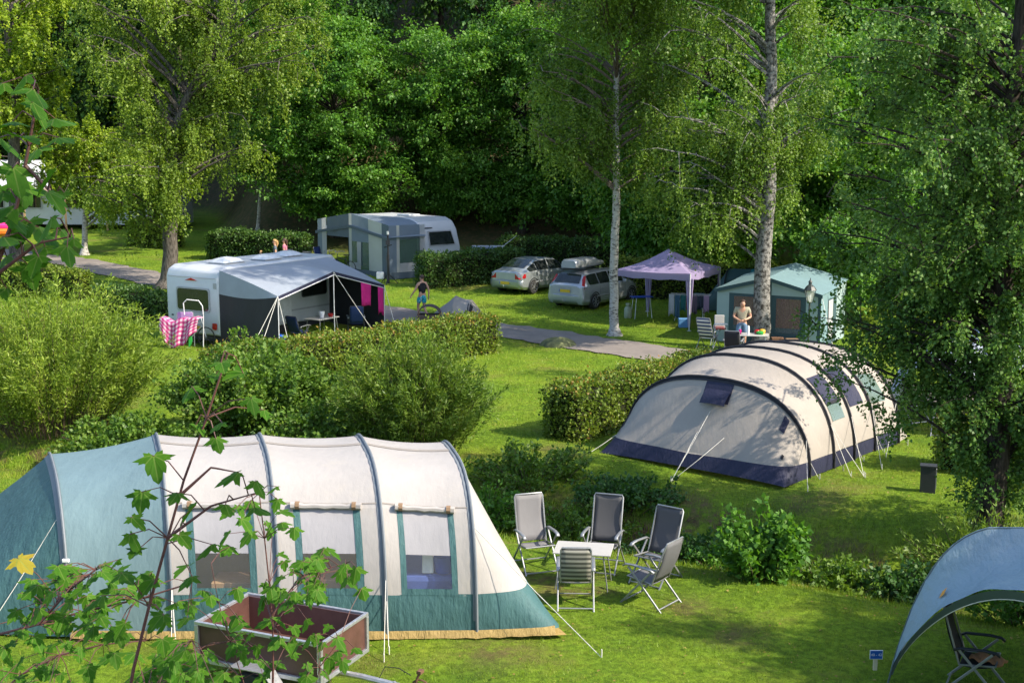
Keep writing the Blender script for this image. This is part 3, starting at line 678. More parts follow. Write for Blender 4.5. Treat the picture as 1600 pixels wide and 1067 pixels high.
hedge('hedge seen through the lavender gazebo', [(4.4, 54.0), (10.8, 52.6)], 1.1, 1.5, 360, (.11, .08), 'leaf_hedge', 88)
hedge('clipped hedge behind the ivy-clad tree', [(9.3, 27.0), (13.6, 24.4)], 1.0, 1.3, 560, (.08, .058), 'leaf_hedge', 89, new=.08)
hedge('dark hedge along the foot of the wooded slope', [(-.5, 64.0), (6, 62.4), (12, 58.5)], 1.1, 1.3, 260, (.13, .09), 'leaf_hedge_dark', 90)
# ------------------------------------------------------------------ tents
fabric('cream', (0.42, 0.395, 0.375), .7, .18, wr=.3, dirt=(.5, .45, .36))
fabric('cream_inner', (0.55, 0.42, 0.22), .8, .35)
fabric('teal', (0.06, 0.14, 0.145), .6, .15, wr=.9, wscale=2.6)
fabric('teal_sunlit', (0.17, 0.255, 0.275), .6, .15, wr=.4)  # the same teal, lightened for the sun on the porch roof
fabric('sleeve', (0.17, 0.19, 0.21), .6, .05)
fabric('ochre', (0.33, 0.23, 0.08), .6, .1, wr=.9, wscale=5)
fabric('mesh_curtain', (0.40, 0.39, 0.41), .8, .25, wr=.25)
fabric('navy', (0.020, 0.022, 0.050), .6, .03, wr=.5, wscale=4)
fabric('charcoal', (0.022, 0.022, 0.028), .6, .02, wr=.4)
fabric('tent_white', (0.39, 0.35, 0.31), .65, .2, wr=.35, wscale=1.6, dirt=(.5, .44, .36))
glassmat('vinyl', (.30, .32, .34), .16, .06)
glassmat('vinyl_green', (.10, .16, .13), .75, .1)
simple('rope', (.62, .60, .54), .8)
simple('blue_plastic', (.015, .07, .42), .35)
simple('white_plastic', (.72, .72, .72), .35)
simple('airbed_blue', (.05, .09, .30), .6, bmp=.3, bscale=8)
simple('brown_tie', (.22, .14, .08), .8)
simple('wood_tan', (.34, .22, .11), .7)
simple('yellow_plastic', (.60, .36, .03), .4)

class Tunnel:
    def __init__(s, hoops, p1, p2, sag=.05): s.h = hoops; s.p1 = p1; s.p2 = p2; s.sag = sag
    def prof(s, u):
        c = math.cos(math.pi * u); sn = max(0, math.sin(math.pi * u))
        return .5 - .5 * math.copysign(abs(c) ** s.p1, c), sn ** s.p2
    def u_at(s, zf): return math.asin(min(1, zf) ** (1 / s.p2)) / math.pi
    def S(s, v, u, off=0):
        i = min(int(v), len(s.h) - 2); t = v - i; a, z = s.prof(u)
        A, B = s.h[i], s.h[i + 1]
        def pt(hp): return hp[0].lerp(hp[1], a) + Vector((0, 0, hp[2] * z))
        p = pt(A).lerp(pt(B), t)
        g = min(A[2], B[2]) > .3
        k = s.sag * 4 * t * (1 - t) * (1 if g else .35) * min(1, z * 1.6)
        cen = (A[0].lerp(A[1], .5)).lerp(B[0].lerp(B[1], .5), t)
        p = p + (cen + Vector((0, 0, .6)) - p).normalized() * k
        if off:
            e = 1e-3
            du = s.S(v, min(1, u + e)) - s.S(v, max(0, u - e)); dv = s.S(min(len(s.h) - 1, v + e), u) - s.S(max(0, v - e), u)
            n = du.cross(dv)
            if n.length > 1e-9:
                n.normalize()
                if n.dot(p - cen - Vector((0, 0, .3))) < 0: n = -n
                p = p + n * off
        return p
    def patch(s, mb, v0, v1, u0, u1, off=0, nv=None, nu=None):
        nv = nv or max(2, int(round((v1 - v0) * 8)) + 1); nu = nu or max(2, int(round((u1 - u0) * 28)) + 1)
        mb.grid(lambda a, b: s.S(a, b, off), list(np.linspace(v0, v1, nv)), list(np.linspace(u0, u1, nu)))
    def ub(s, v, zc):
        i = min(int(v), len(s.h) - 2); t = v - i; h = s.h[i][2] * (1 - t) + s.h[i + 1][2] * t
        return .5 if h <= zc else s.u_at(zc / h)
    def strip(s, mb, vs, lo, hi, off=0, n=8):
        '''panel between two cut lines lo(v), hi(v) of the cross-section'''
        mb.grid(lambda v, w: s.S(v, lo(v) + (hi(v) - lo(v)) * w, off), vs, list(np.linspace(0, 1, n)))
    def hoop(s, mb, i, r, u0=0, u1=1, n=30, off=.0, sides=6):
        mb.tube([s.S(i, u0 + (u1 - u0) * k / n, off) for k in range(n + 1)], r, sides)

def rope(name, parent, a, b, r=.006, mat='rope'):
    a, b = Vector(a), Vector(b); m = a.lerp(b, .5) - Vector((0, 0, .01 * (b - a).length)); mb = MB()
    mb.tube([a, m, b], r, 4); mb.lathe([(.008, -.03), (.010, .12)], (b.x, b.y, b.z), 5)
    return mb.build(name, mat, parent)

def near_tent():
    z0 = H1(-3, 19)
    def hp(xn, yn, sk, w, h): return (Vector((xn, yn, z0)), Vector((xn + 2 * sk, yn + w, z0)), h)
    T = Tunnel([hp(-8.5, 17.6, -1.0, 4.0, .05), hp(-6.3, 17.42, -.85, 4.0, 2.02), hp(-4.83, 17.4, -.66, 4.0, 2.36), hp(-3.3, 17.4, -.56, 4.0, 2.36), hp(-1.78, 17.4, -.5, 4.0, 2.34), hp(-.5, 17.44, -.42, 3.9, 2.24), hp(.78, 17.56, -.65, 3.4, .05)], .62, .82, .055)
    FOOT.append([(-8.5, 17.5), (.75, 17.5), (.8, 20.9), (-10, 21.5)])
    t = thing('tunnel_tent', 'long cream and teal tunnel tent with three clear windows', 'tent', (-3.5, 19, z0), wparts=True)
    uz = lambda z, h=2.35: T.u_at(z / h)
    us, ub, ue = uz(.07), uz(.62), uz(1.80)
    def part(nm, mat, *ps):
        mb = MB()
        for p in ps: T.patch(mb, *p)
        return mb.build(nm, mat, t, smooth=True, sharp=70)
    # skirt, lower band
    U = lambda z: (lambda v: T.ub(v, z)); Z0 = lambda v: 0.0; MID = lambda v: .5
    vall = list(np.linspace(1, 6, 41))
    mb = MB(); mb.grid(lambda v, w: T.S(v, T.ub(v, .10) * w, .02 + .05 * (1 - w) + .02 * math.sin(v * 23) * (1 - w)), vall, [0, .5, 1]); mb.build('mud_flap', 'ochre', t, smooth=True)
    for i in (2, 3, 4):
        mb = MB(); T.strip(mb, list(np.linspace(i, i + 1, 9)), U(.07), U(.62)); mb.build('lower_band', 'teal', t, smooth=True)
    ve = list(np.linspace(5, 6, 33)); mb = MB(); T.strip(mb, ve, U(.07), U(.62)); mb.build('lower_band', 'teal', t, smooth=True)
    mb = MB(); T.strip(mb, ve, U(.62), lambda v: 1 - T.ub(v, .62), n=16); mb.build('end_panel', 'cream', t, smooth=True, sharp=70)
    mb = MB(); T.strip(mb, ve, lambda v: 1 - T.ub(v, .62), lambda v: 1.0); mb.build('rear_band', 'teal', t, smooth=True)
    part('porch_roof', 'teal_sunlit', (1, 2, us, 1)); part('porch_end', 'teal', (0, 1, 0, 1))
    for i in (2, 3, 4):
        part('roof_panel', 'cream', (i, i + 1, ue, .72)); part('rear_wall', 'cream', (i, i + 1, .72, 1))
        wa, wb, wc, wd_ = i + .17, i + .235, i + .735, i + .80
        part('wall_panel', 'cream', (i, wa, ub, ue)); part('wall_panel', 'cream', (wd_, i + 1, ub, ue))
        w_ = part('window', 'teal', (wa, wb, ub, ue, .004), (wc, wd_, ub, ue, .004), (wb, wc, ub, ub + .012, .004))
        def sub(nm, mat, *p):
            mb = MB(); T.patch(mb, *p); o = mb.build(nm, mat, w_, smooth=True, world=False)
            o.location = -Vector(t.location); return o
        um = uz(1.20)
        sub('pane', 'vinyl', wb, wc, ub + .012, um, .0); sub('curtain', 'mesh_curtain', wb, wc, um, ue, -.004)
        mb = MB(); pts = [T.S(wa - .02 + (wd_ - wa + .04) * k / 10, ue + .003 + .0012 * math.sin(k * 2.2), .045) for k in range(11)]
        mb.tube(pts, [.055 if k in (0, 1, 9, 10) else .042 + .006 * math.sin(k * 3) for k in range(11)], 7)
        o = mb.build('rolled_blind', 'cream', w_, smooth=True, world=False); o.location = -Vector(t.location)
        for k in (1, 9):
            mb = MB(); mb.tube([pts[k] + Vector((-.03, 0, 0)), pts[k] + Vector((.03, 0, 0))], .062, 8)
            o = mb.build('blind_tie', 'brown_tie', w_, smooth=True, world=False); o.location = -Vector(t.location)
    fabric('seam_cream', (.30, .27, .24), .8, .1)
    for i in (2, 3, 4):
        for q in (ue + .012, .5): part('seam', 'seam_cream', (i, i + 1, q, q + .0035, .006))
    for i in (1, 2, 3, 4, 5):
        mb = MB(); T.hoop(mb, i, .022, off=.02); T.patch(mb, i - .04, i + .010, .02, .98, .010, nv=3, nu=30)  # sleeve, plus a grey strip left of it painted as shading
        mb.build('pole_sleeve', 'sleeve', t, smooth=True)
    # groundsheet and sleeping cabin inside
    mb = MB(); mb.prism([(-4.8, 17.6, z0 + .012), (-.6, 17.6, z0 + .012), (-1.3, 20.8, z0 + .012), (-5.8, 20.8, z0 + .012)], (0, 0, .01)); mb.build('groundsheet', 'airbed_blue', t)
    mb = MB(); mb.grid(lambda a, b: Vector((-5.2 + 3.3 * a, 18.9 + .05 * math.sin(a * 25), z0 + .02 + 1.75 * b)), list(np.linspace(0, 1, 24)), [0, .5, 1]); mb.build('sleeping_cabin', 'cream_inner', t, smooth=True)
    mb = MB(); mb.box((-3.9, 17.95, z0 + .36), (.9, .5, .68)); mb.box((-2.6, 18.1, z0 + .36), (.9, .55, .68)); mb.build('storage_cupboard', 'wood_tan', t, bevel=.01)
    mb = MB(); mb.box((-1.25, 18.3, z0 + .42), (1.0, 1.2, .78)); mb.build('camp_bed', 'airbed_blue', t, bevel=.08)
    # ropes
    rope('guy_rope', t, T.S(5, .22), G(940, 1027)); rope('guy_rope', t, T.S(4, .06), G(608, 1022)); rope('guy_rope', t, T.S(4, .10), G(600, 1034))
    rope('guy_rope', t, T.S(2, .08), G(276, 1022)); rope('guy_rope', t, T.S(2, .08), G(268, 1030)); rope('guy_rope', t, T.S(1, .2), G(112, 990)); rope('guy_rope', t, T.S(1, .3), G(-30, 1000))
    mb = MB(); mb.box(T.S(1, .155, .03), (.10, .05, .05)); mb.build('rope_runner', 'white_plastic', t, bevel=.01)
    # things standing inside
    mb = MB(); x, y, z = -1.22, 17.83, z0 + .82; mb.box((x, y, z + .15), (.17, .12, .30), taper=.9); mb.lathe([(.03, .30), (.035, .36)], (x - .03, y, z), 8)
    tag(mb.build('jerrycan', 'white_plastic', bevel=.02), 'white water jerrycan behind the right window of the near tent', 'jerrycan')
    mb = MB(); mb.lathe([(.12, 0), (.16, .24), (.17, .25), (.155, .24), (.12, .02)], (-1.0, 17.86, z0 + .82), 16, cap=True)
    tag(mb.build('bucket', 'blue_plastic', smooth=True), 'blue bucket behind the right window of the near tent', 'bucket')
near_tent()

def cabin_tent():
    b = Vector((5.57, 25.42, 0)); a = Vector((1.96, 28.31, 0)); c = Vector((9.06, 29.29, 0)); ax = c - b; z0 = 0.0
    def hp(t, h, nar=0): n = b + ax * t; f = a + ax * t; cc = (n + f) / 2; return (n.lerp(cc, nar), f.lerp(cc, nar), h)
    T = Tunnel([hp(0, .05), hp(.20, 1.86), hp(.40, 2.22), hp(.58, 2.28), hp(.77, 2.28), hp(1.0, 2.16), hp(1.16, .05, .06)], .80, .86, .05)
    FOOT.append([tuple(b), tuple(a), tuple(a + ax * 1.12), tuple(b + ax * 1.12)])
    t = thing('tunnel_tent', 'cream tunnel tent with black arched poles and navy base band', 'tent', (5.5, 28.8, z0), wparts=True)
    def part(nm, mat, *ps, parent=None):
        mb = MB()
        for p in ps: T.patch(mb, *p)
        o = mb.build(nm, mat, parent or t, smooth=True, sharp=70, world=parent is None)
        if parent: o.location = -Vector(t.location)
        return o
    un = T.u_at(.34 / 2.2); U = lambda v: T.ub(v, .34)
    vf = list(np.linspace(0, 1, 49)); vs_ = list(np.linspace(1, 5, 33))
    mb = MB(); T.strip(mb, vf, lambda v: 0.0, U, n=24); mb.build('base_band', 'navy', t, smooth=True)
    mb = MB(); T.strip(mb, vf, lambda v: 1 - U(v), lambda v: 1.0, n=24); mb.build('base_band', 'navy', t, smooth=True)
    mb = MB(); T.strip(mb, vs_, lambda v: 0.0, U); mb.build('base_band', 'navy', t, smooth=True)
    mb = MB(); T.strip(mb, vs_, lambda v: 1 - U(v), lambda v: 1.0); mb.build('base_band', 'navy', t, smooth=True)
    mb = MB(); T.strip(mb, vf, U, lambda v: 1 - U(v), n=30); mb.build('front_panel', 'tent_white', t, smooth=True, sharp=70)
    for i in (1, 2, 3, 4): part('roof_panel', 'tent_white', (i, i + 1, un, 1 - un))
    part('rear_panel', 'tent_white', (5, 6, 0, 1))
    for i in (1, 2, 3, 4, 5):
        mb = MB(); T.hoop(mb, i, .030, off=.02); T.patch(mb, i - .04, i + .04, .02, .98, .016, nv=3, nu=34); mb.build('arched_pole', 'charcoal', t, smooth=True)
    # windows along the sunny side
    w_ = part('window', 'vinyl_green', (2.22, 2.80, .125, .185, .014)); part('blind', 'navy', (2.22, 2.82, .185, .30, .02), parent=w_)
    mb = MB(); mb.tube([T.S(2.34 + .45 * k / 6, .185, .05) for k in range(7)], [.03, .04, .035, .04, .035, .05, .05], 7); o = mb.build('rolled_blind', 'charcoal', w_, smooth=True, world=False); o.location = -Vector(t.location)
    part('window', 'navy', (3.16, 3.80, .15, .315, .014))
    part('window', 'vinyl_green', (4.12, 4.72, .14, .255, .014))
    # vents of the front
    v_ = part('front_vent', 'navy', (.74, .965, .452, .512, .014))
    mb = MB(); mb.grid(lambda p, q: T.S(.70 + .18 * p, .455 + .054 * q, .02 + .15 * math.sin(math.pi * min(1, p * .5 + .5)) * (.6 + .4 * math.sin(math.pi * q))), list(np.linspace(0, 1, 6)), list(np.linspace(0, 1, 9)))
    o = mb.build('vent_hood', 'navy', v_, smooth=True, world=False); o.location = -Vector(t.location)
    part('front_vent', 'navy', (.72, .92, .222, .25, .014)); part('front_vent', 'navy', (.55, .9, .83, .87, .014))
    part('rain_flap', 'charcoal', (.40, .47, .175, .19, .02)); part('rain_flap', 'charcoal', (.45, .5, .845, .86, .02))
    # ropes
    P0 = G(1047, 752)
    for (v, u) in ((.64, .49), (.40, .50), (.38, .43)): rope('guy_rope', t, T.S(v, u, .02), P0 + Vector((.04 * u, 0, 0)))
    rope('guy_rope', t, T.S(.5, .9), G(920, 708))
    for i, px in ((1, (1262, 768)), (2, (1330, 745)), (2, (1352, 747)), (3, (1350, 745)), (4, (1378, 733)), (5, (1384, 716))):
        rope('guy_rope', t, T.S(i, .12, .04), G(*px)); rope('guy_rope', t, T.S(i, .04, .04), T.S(i, 0) + Vector((.18, -.16, 0)))
cabin_tent()

# ------------------------------------------------------------------ pale blue shelter at the right
fabric('shelter_blue', (0.26, 0.37, 0.44), .38, .2, wr=1.0, wscale=3.2, spec=.5)
fabric('shelter_hem', (0.10, 0.14, 0.14), .6, .1)
simple('alloy', (.30, .31, .32), .45, metal=.6, var=.06)
simple('steel_grey', (.30, .31, .32), .45, metal=.6)
simple('orange_mark', (.65, .28, .03), .5)
def shelter():
    A, B, C, D = Vector((4.9, 15.85, 0)), Vector((7.3, 13.2, 0)), Vector((8.6, 18.4, 0)), Vector((11.0, 15.7, 0)); K = Vector((7.95, 15.8, 2.16))
    for q in (A, B, C, D): q.z = H1(q.x, q.y)
    t = thing('beach_shelter', 'pale blue domed fabric shelter with arched openings in the lower right corner', 'shelter', tuple(A), wparts=True)
    def pole(F, s):   # 0 foot .. 1 crown
        zf = 1 - (1 - s) ** 7
        p = F.lerp(K, s); p.z = F.z + (K.z - F.z) * min(1, zf * 1.03 if s < 1 else 1); return p
    def hem(F, E, s):  # 0..1 along the side
        p = F.lerp(E, s); p.z = p.z + 1.80 * math.sin(math.pi * s) ** .62; return p
    for F, E in ((A, B), (A, C), (C, D), (B, D)):
        mb = MB()
        def surf(a, b):
            # a along the hem 0..1, b from hem (0) to crown (1)
            h = hem(F, E, a)
            s0 = min(a, 1 - a) * 2; q = pole(F if a < .5 else E, s0); r = h.lerp(q, b)
            r.z += .10 * math.sin(math.pi * b) * math.sin(math.pi * min(1, s0)) * -1 + .012 * math.sin(a * 40 + b * 7) * (1 - b)
            return r
        mb.grid(surf, list(np.linspace(0, 1, 41)), list(np.linspace(0, 1, 9)))
        mb.build('canopy_panel', 'shelter_blue', t, smooth=True, sharp=80)
        mb = MB(); mb.grid(lambda a, b: hem(F, E, a) + Vector((0, 0, -.02 - .20 * b * math.sin(math.pi * a) ** .4)) + (K - F.lerp(E, .5)).normalized() * .10 * b, list(np.linspace(0.01, .99, 41)), [0, .5, 1])
        mb.build('hem', 'shelter_hem', t, smooth=True)
        mb = MB(); mb.tube([hem(F, E, k / 40) - Vector((0, 0, .22 * math.sin(math.pi * k / 40) ** .4)) + (K - F.lerp(E, .5)).normalized() * .1 for k in range(1, 40)], .008, 5); mb.build('hem_piping', 'rope', t)
    for F in (A, B, C, D):
        mb = MB(); mb.tube([pole(F, s) - Vector((0, 0, .02)) for s in np.linspace(0, 1, 24)], .013, 6); mb.build('pole', 'shelter_hem', t, smooth=True)
    s_ = .74; q = hem(A, B, .16).lerp(pole(A, .32), .30); 
    nr = (hem(A, B, .20) - hem(A, B, .12)).normalized(); up = (pole(A, .32) - hem(A, B, .16)).normalized(); out = nr.cross(up); out = out if out.y < 0 else -out
    mb = MB(); mb.add([q + out * .02 + nr * x + up * y for x, y in ((-.05, -.05), (.05, -.05), (.05, .05), (-.05, .05))], [(0, 1, 2, 3)]); lb = mb.build('maker_badge', 'orange_mark', t)
    mb = MB()
    for k in range(3): mb.add([q + out * .021 + nr * x + up * (y + .03 * k) for x, y in ((-.20, -.03), (-.07, -.03), (-.07, -.018), (-.20, -.018))], [(0, 1, 2, 3)])
    mb.build('lettering', 'steel_grey', t)
shelter()
# ------------------------------------------------------------------ folding furniture
fabric('sling_light', (.20, .195, .20), .7, .1, wr=.1)
fabric('sling_grey', (.14, .14, .145), .7, .1, wr=.1)
fabric('sling_dark', (.085, .085, .09), .7, .06, wr=.1)
fabric('sling_black', (.02, .021, .027), .7, .03, wr=.1)
fabric('sling_navy', (.02, .04, .13), .7, .05, wr=.1)
stripes('sling_striped', [(.30, .29, .25), (.055, .055, .05), (.24, .23, .20), (.07, .07, .06)], 6.5)
stripes('sling_navy_white', [(.62, .62, .62), (.62, .55, .5), (.03, .05, .14), (.03, .05, .14)], 8)
simple('tube_dark', (.07, .075, .085), .4, metal=.5)
simple('table_white', (.42, .41, .39), .35, var=.04)
simple('armrest_black', (.02, .022, .03), .45)
def chair(label, x, y, face, sling, tube='alloy', arm='steel_grey', back=.30, h=1.12, wd=.54, flat_feet=True, loop=False, group=None, z=None):
    """face: direction the sitter looks"""
    a = math.atan2(face[1], face[0]) - math.pi / 2
    t = thing('folding_chair', label, 'chair', (x, y, H1(x, y) if z is None else z), a, group)
    hw = wd / 2; by = -.20; bz = .40; ty = by - back; tz = h
    def sag(u): return math.sin(math.pi * u)
    mb = MB(); mb.grid(lambda u, v: (-hw * .9 + wd * .9 * v, .24 + (by - .24) * u, .45 - .05 * u - .035 * sag(u) - .012 * sag(v)), np.linspace(0, 1, 7), np.linspace(0, 1, 7)); mb.build('seat', sling, t, smooth=True, world=False, solid=.012)
    mb = MB(); mb.grid(lambda u, v: (-hw * .9 + wd * .9 * v, by + (ty - by) * u - .04 * sag(u) - .015 * sag(v), bz + .02 + (tz - bz - .03) * u), np.linspace(0, 1, 9), np.linspace(0, 1, 7)); mb.build('backrest', sling, t, smooth=True, world=False, solid=.012)
    bf = MB(); top = [(-hw * .92, ty, tz - .04), (-hw * .85, ty - .005, tz), (hw * .85, ty - .005, tz), (hw * .92, ty, tz - .04)]
    bf.tube([(-hw * .92, by, bz)] + top + [(hw * .92, by, bz)], .014, 6); bf.build('back_frame', tube, t, smooth=True, world=False)
    sf = MB(); sf.tube([(-hw * .92, by, bz), (-hw * .92, .24, .45), (hw * .92, .24, .45), (hw * .92, by, bz)], .013, 6); sf.build('seat_frame', tube, t, smooth=True, world=False)
    for s in (-1, 1):
        X = s * hw * 1.04
        l = MB(); l.bar((X, .34, 0), (X, -.22, .62), .022, .032); l.build('leg', tube, t, world=False, bevel=.004)
        l = MB(); l.bar((X * 1.05, -.40, 0), (X * 1.05, .20, .62), .022, .032); l.build('leg', tube, t, world=False, bevel=.004)
        ar = MB(); pr = [(-.27, .60), (-.20, .635), (.10, .655), (.24, .645), (.29, .61)]
        ar.grid(lambda u, v: (X * 1.03 + (v - .5) * .055, pr[u][0], pr[u][1] + .008 * sag(v)), range(5), np.linspace(0, 1, 4)); ar.build('armrest', arm, t, smooth=True, world=False, solid=.022)
    c = MB(); c.tube([(-hw * 1.04, .31, .035), (hw * 1.04, .31, .035)], .012, 6); c.build('crossbar', tube, t, world=False)
    c = MB(); c.tube([(-hw * 1.09, -.36, .045), (hw * 1.09, -.36, .045)], .012, 6); c.build('crossbar', tube, t, world=False)
    return t
chair('pale grey reclining chair with tall back nearest the ditch, facing the camera', .40, 20.55, (.30, -.95), 'sling_light', 'steel_grey', back=.20, h=1.18)
chair('dark grey reclining chair directly behind the white table', 1.52, 20.65, (-.30, -.95), 'sling_dark', 'steel_grey', back=.22, h=1.18)
chair('dark grey reclining chair farthest from the near tent', 2.32, 19.95, (-.60, -.80), 'sling_dark', 'steel_grey', back=.26, h=1.14)
chair('grey reclining chair turned away in front of the dark one', 2.12, 18.95, (-.78, .62), 'sling_grey', back=.24, h=1.08)
chair('striped low-backed camping chair seen from behind before the white table', .98, 18.9, (.04, 1), 'sling_striped', back=.16, h=1.0, wd=.5)
chair('black padded reclining chair under the pale blue shelter', 6.05, 15.75, (.88, -.45), 'sling_black', 'steel_grey', 'armrest_black', back=.22, h=1.15)
def table(label, x, y, rz, L, W, h, top='table_white', legm='alloy', name='folding_table'):
    t = thing(name, label, 'table', (x, y, H1(x, y)), rz)
    mb = MB(); mb.box((0, 0, h - .012), (L, W, .024)); mb.build('tabletop', top, t, world=False, bevel=.006)
    for sx in (-1, 1):
        for sy in (-1, 1):
            l = MB(); l.tube([(sx * (L / 2 - .12), sy * (W / 2 - .06), h - .03), (sx * (L / 2 - .04), sy * (W / 2 - .02), 0)], .012, 6); l.build('leg', legm, t, smooth=True, world=False)
    return t
table('white folding table between the grey reclining chairs', 1.15, 19.75, R(-10), .92, .62, .62)
# things lying on the chair under the shelter
fabric('cloth_orange', (.55, .26, .12), .8, .1, wr=.9, wscale=9)
mb = MB(); rr = random.Random(4)
mb.grid(lambda u, v: (-.20 + .42 * u, -.14 + .26 * v, .035 * math.sin(math.pi * u) * math.sin(math.pi * v) + .025 * math.sin(u * 13 + v * 5) + .02), np.linspace(0, 1, 14), np.linspace(0, 1, 10))
o = mb.build('folded_towel', 'cloth_orange', smooth=True, solid=.02); a_ = math.atan2(-.45, .88) - math.pi / 2
o.location = (6.16, 15.70, H1(6.05, 15.75) + .425); o.rotation_euler.z = a_ + 1.4; tag(o, 'crumpled orange patterned towel lying on the chair under the shelter', 'towel')

# pitch number sign
simple('sign_blue', (.01, .10, .38), .4); simple('sign_white', (.70, .72, .74), .5); simple('post_cream', (.60, .55, .36), .6)
def sign():
    p = G(1367, 1046); t = thing('pitch_sign', 'small blue pitch number sign on a short cream post', 'sign', tuple(p))
    mb = MB(); mb.box((0, 0, .07), (.055, .035, .22)); mb.build('post', 'post_cream', t, world=False, bevel=.004)
    mb = MB(); mb.box((0, -.03, .23), (.175, .012, .125)); mb.build('border', 'sign_white', t, world=False)
    mb = MB(); mb.box((0, -.034, .23), (.162, .010, .112)); pl = mb.build('plate', 'sign_blue', t, world=False)
    cu = bpy.data.curves.new('digits', 'FONT'); cu.body = '40 - 42'; cu.size = .052; cu.align_x = 'CENTER'; cu.align_y = 'CENTER'; cu.extrude = .001
    tmp = bpy.data.objects.new('tmp', cu); COL.objects.link(tmp); dm = bpy.data.meshes.new_from_object(tmp.evaluated_get(bpy.context.evaluated_depsgraph_get())); bpy.data.objects.remove(tmp); dm.materials.clear(); dm.materials.append(M['sign_white']); tx = bpy.data.objects.new('digits', dm); COL.objects.link(tx); tx.parent = pl
    tx.location = (0, -.0415, .23); tx.rotation_euler = (R(90), 0, 0)
sign()

# ------------------------------------------------------------------ box trailer
simple('ply_brown', (.085, .040, .032), .45, var=.25, nscale=4, bmp=.15)
simple('ply_inside', (.15, .065, .050), .5, var=.2, nscale=4)
simple('galvanised', (.46, .47, .49), .42, metal=.7, var=.18, nscale=18)
simple('rust', (.13, .065, .035), .9, var=.5, nscale=25); simple('rubber', (.018, .018, .019), .75)
def trailer():
    zr = .98
    fl, fr_, nr, nl = GZ(331, 923, zr), GZ(534, 958, zr), GZ(563, 1013, zr), GZ(347, 974, zr)
    cen = (fl + fr_ + nr + nl) / 4; ax = ((fr_ - fl) + (nr - nl)).normalized(); L = ((fr_ - fl).length + (nr - nl).length) / 2 * .90; Wd = ((nr - fr_).length + (nl - fl).length) / 2
    ang = math.atan2(ax.y, ax.x); zg = H1(cen.x, cen.y); FOOT.append([(cen.x - .9, cen.y - .6), (cen.x + .9, cen.y - .6), (cen.x + .9, cen.y + .6), (cen.x - .9, cen.y + .6)])
    t = thing('box_trailer', 'open brown plywood box trailer with galvanised edges before the near tent', 'trailer', (cen.x, cen.y, zg), ang)
    hx, hy, zb, zt = L / 2, min(Wd, 1.12) / 2, .50, zr - zg
    th = .018
    def panel(nm, mat, c, d): mb = MB(); mb.box(c, d); return mb.build(nm, mat, t, world=False)
    zm = (zb + zt) / 2; hh = zt - zb
    panel('floor_panel', 'ply_brown', (0, 0, zb + .01), (L - .04, 2 * hy - .04, .02))
    for s in (-1, 1):
        panel('side_panel', 'ply_inside' if s > 0 else 'ply_brown', (0, s * (hy - .02), zm), (L - .05, th, hh - .03))
        panel('end_panel', 'ply_brown', (s * (hx - .02), 0, zm), (th, 2 * hy - .05, hh - .03))
    fr = MB()
    for z, k in ((zt, .045), (zb, .055)):
        for s in (-1, 1):
            fr.box((0, s * hy, z), (L + .045, k, k)); fr.box((s * hx, 0, z), (k - .004, 2 * hy - k - .002, k - .004))
    for sx in (-1, 1):
        for sy in (-1, 1): fr.box((sx * (hx - .003), sy * (hy - .003), zm), (.055, .055, hh - .05))
    fr.build('edge_frame', 'galvanised', t, world=False, bevel=.004)
    mb = MB(); mb.box((0, 0, .40), (L * .92, .08, .08)); mb.box((0, 0, .36), (.07, 2 * hy, .07)); mb.build('chassis', 'galvanised', t, world=False)
    mb = MB(); mb.tube([(hx - .1, 0, .40), (hx + .25, 0, .40), (hx + .98, 0, .36)], .04, 8); db = mb.build('drawbar', 'galvanised', t, smooth=True, world=False)
    mb = MB(); mb.box((hx + 1.02, 0, .37), (.20, .07, .08)); mb.tube([(hx + 1.0, 0, .40), (hx + 1.04, 0, .52), (hx + 1.07, .02, .60)], .018, 6); mb.box((hx + 1.07, .02, .60), (.06, .09, .04))
    mb.tube([(hx + 1.08 + .12 * math.cos(k * .5), .01, .40 + .10 * math.sin(k * .5)) for k in range(9)], .012, 5); mb.build('hitch', 'rust', db, smooth=True, world=False)
    mb = MB(); mb.tube([(hx + .5, 0, .42), (hx + .55, .06, .56), (hx + .75, .05, .58), (hx + .95, 0, .54)], .006, 5); mb.build('brake_cable', 'rubber', db, world=False)
    mb = MB(); mb.tube([(hx + .72, 0, .42), (hx + .72, 0, .0)], .018, 6); mb.build('prop_stand', 'galvanised', t, world=False)
    for s in (-1, 1):
        Y = s * (hy + .14)
        mb = MB(); mb.lathe([(.17, -.07), (.255, -.075), (.275, -.04), (.275, .04), (.255, .075), (.17, .07)], (0, Y, .275), 20, 'Y'); wl = mb.build('wheel', 'rubber', t, smooth=True, world=False)
        mb = MB(); mb.lathe([(.05, -.085), (.165, -.06), (.17, 0), (.165, .06), (.05, .085)], (0, Y, .275), 16, 'Y'); mb.build('rim', 'galvanised', wl, smooth=True, world=False)
        mb = MB(); mb.grid(lambda a, b: [(-.42, .30), (-.25, .60), (.25, .60), (.42, .30)][a][:1] + (Y - .11 + .22 * b,) + [(-.42, .36), (-.25, .60), (.25, .60), (.42, .36)][a][1:], range(4), [0, 1]); mb.build('mudguard', 'galvanised', t, world=False, solid=.012)
trailer()

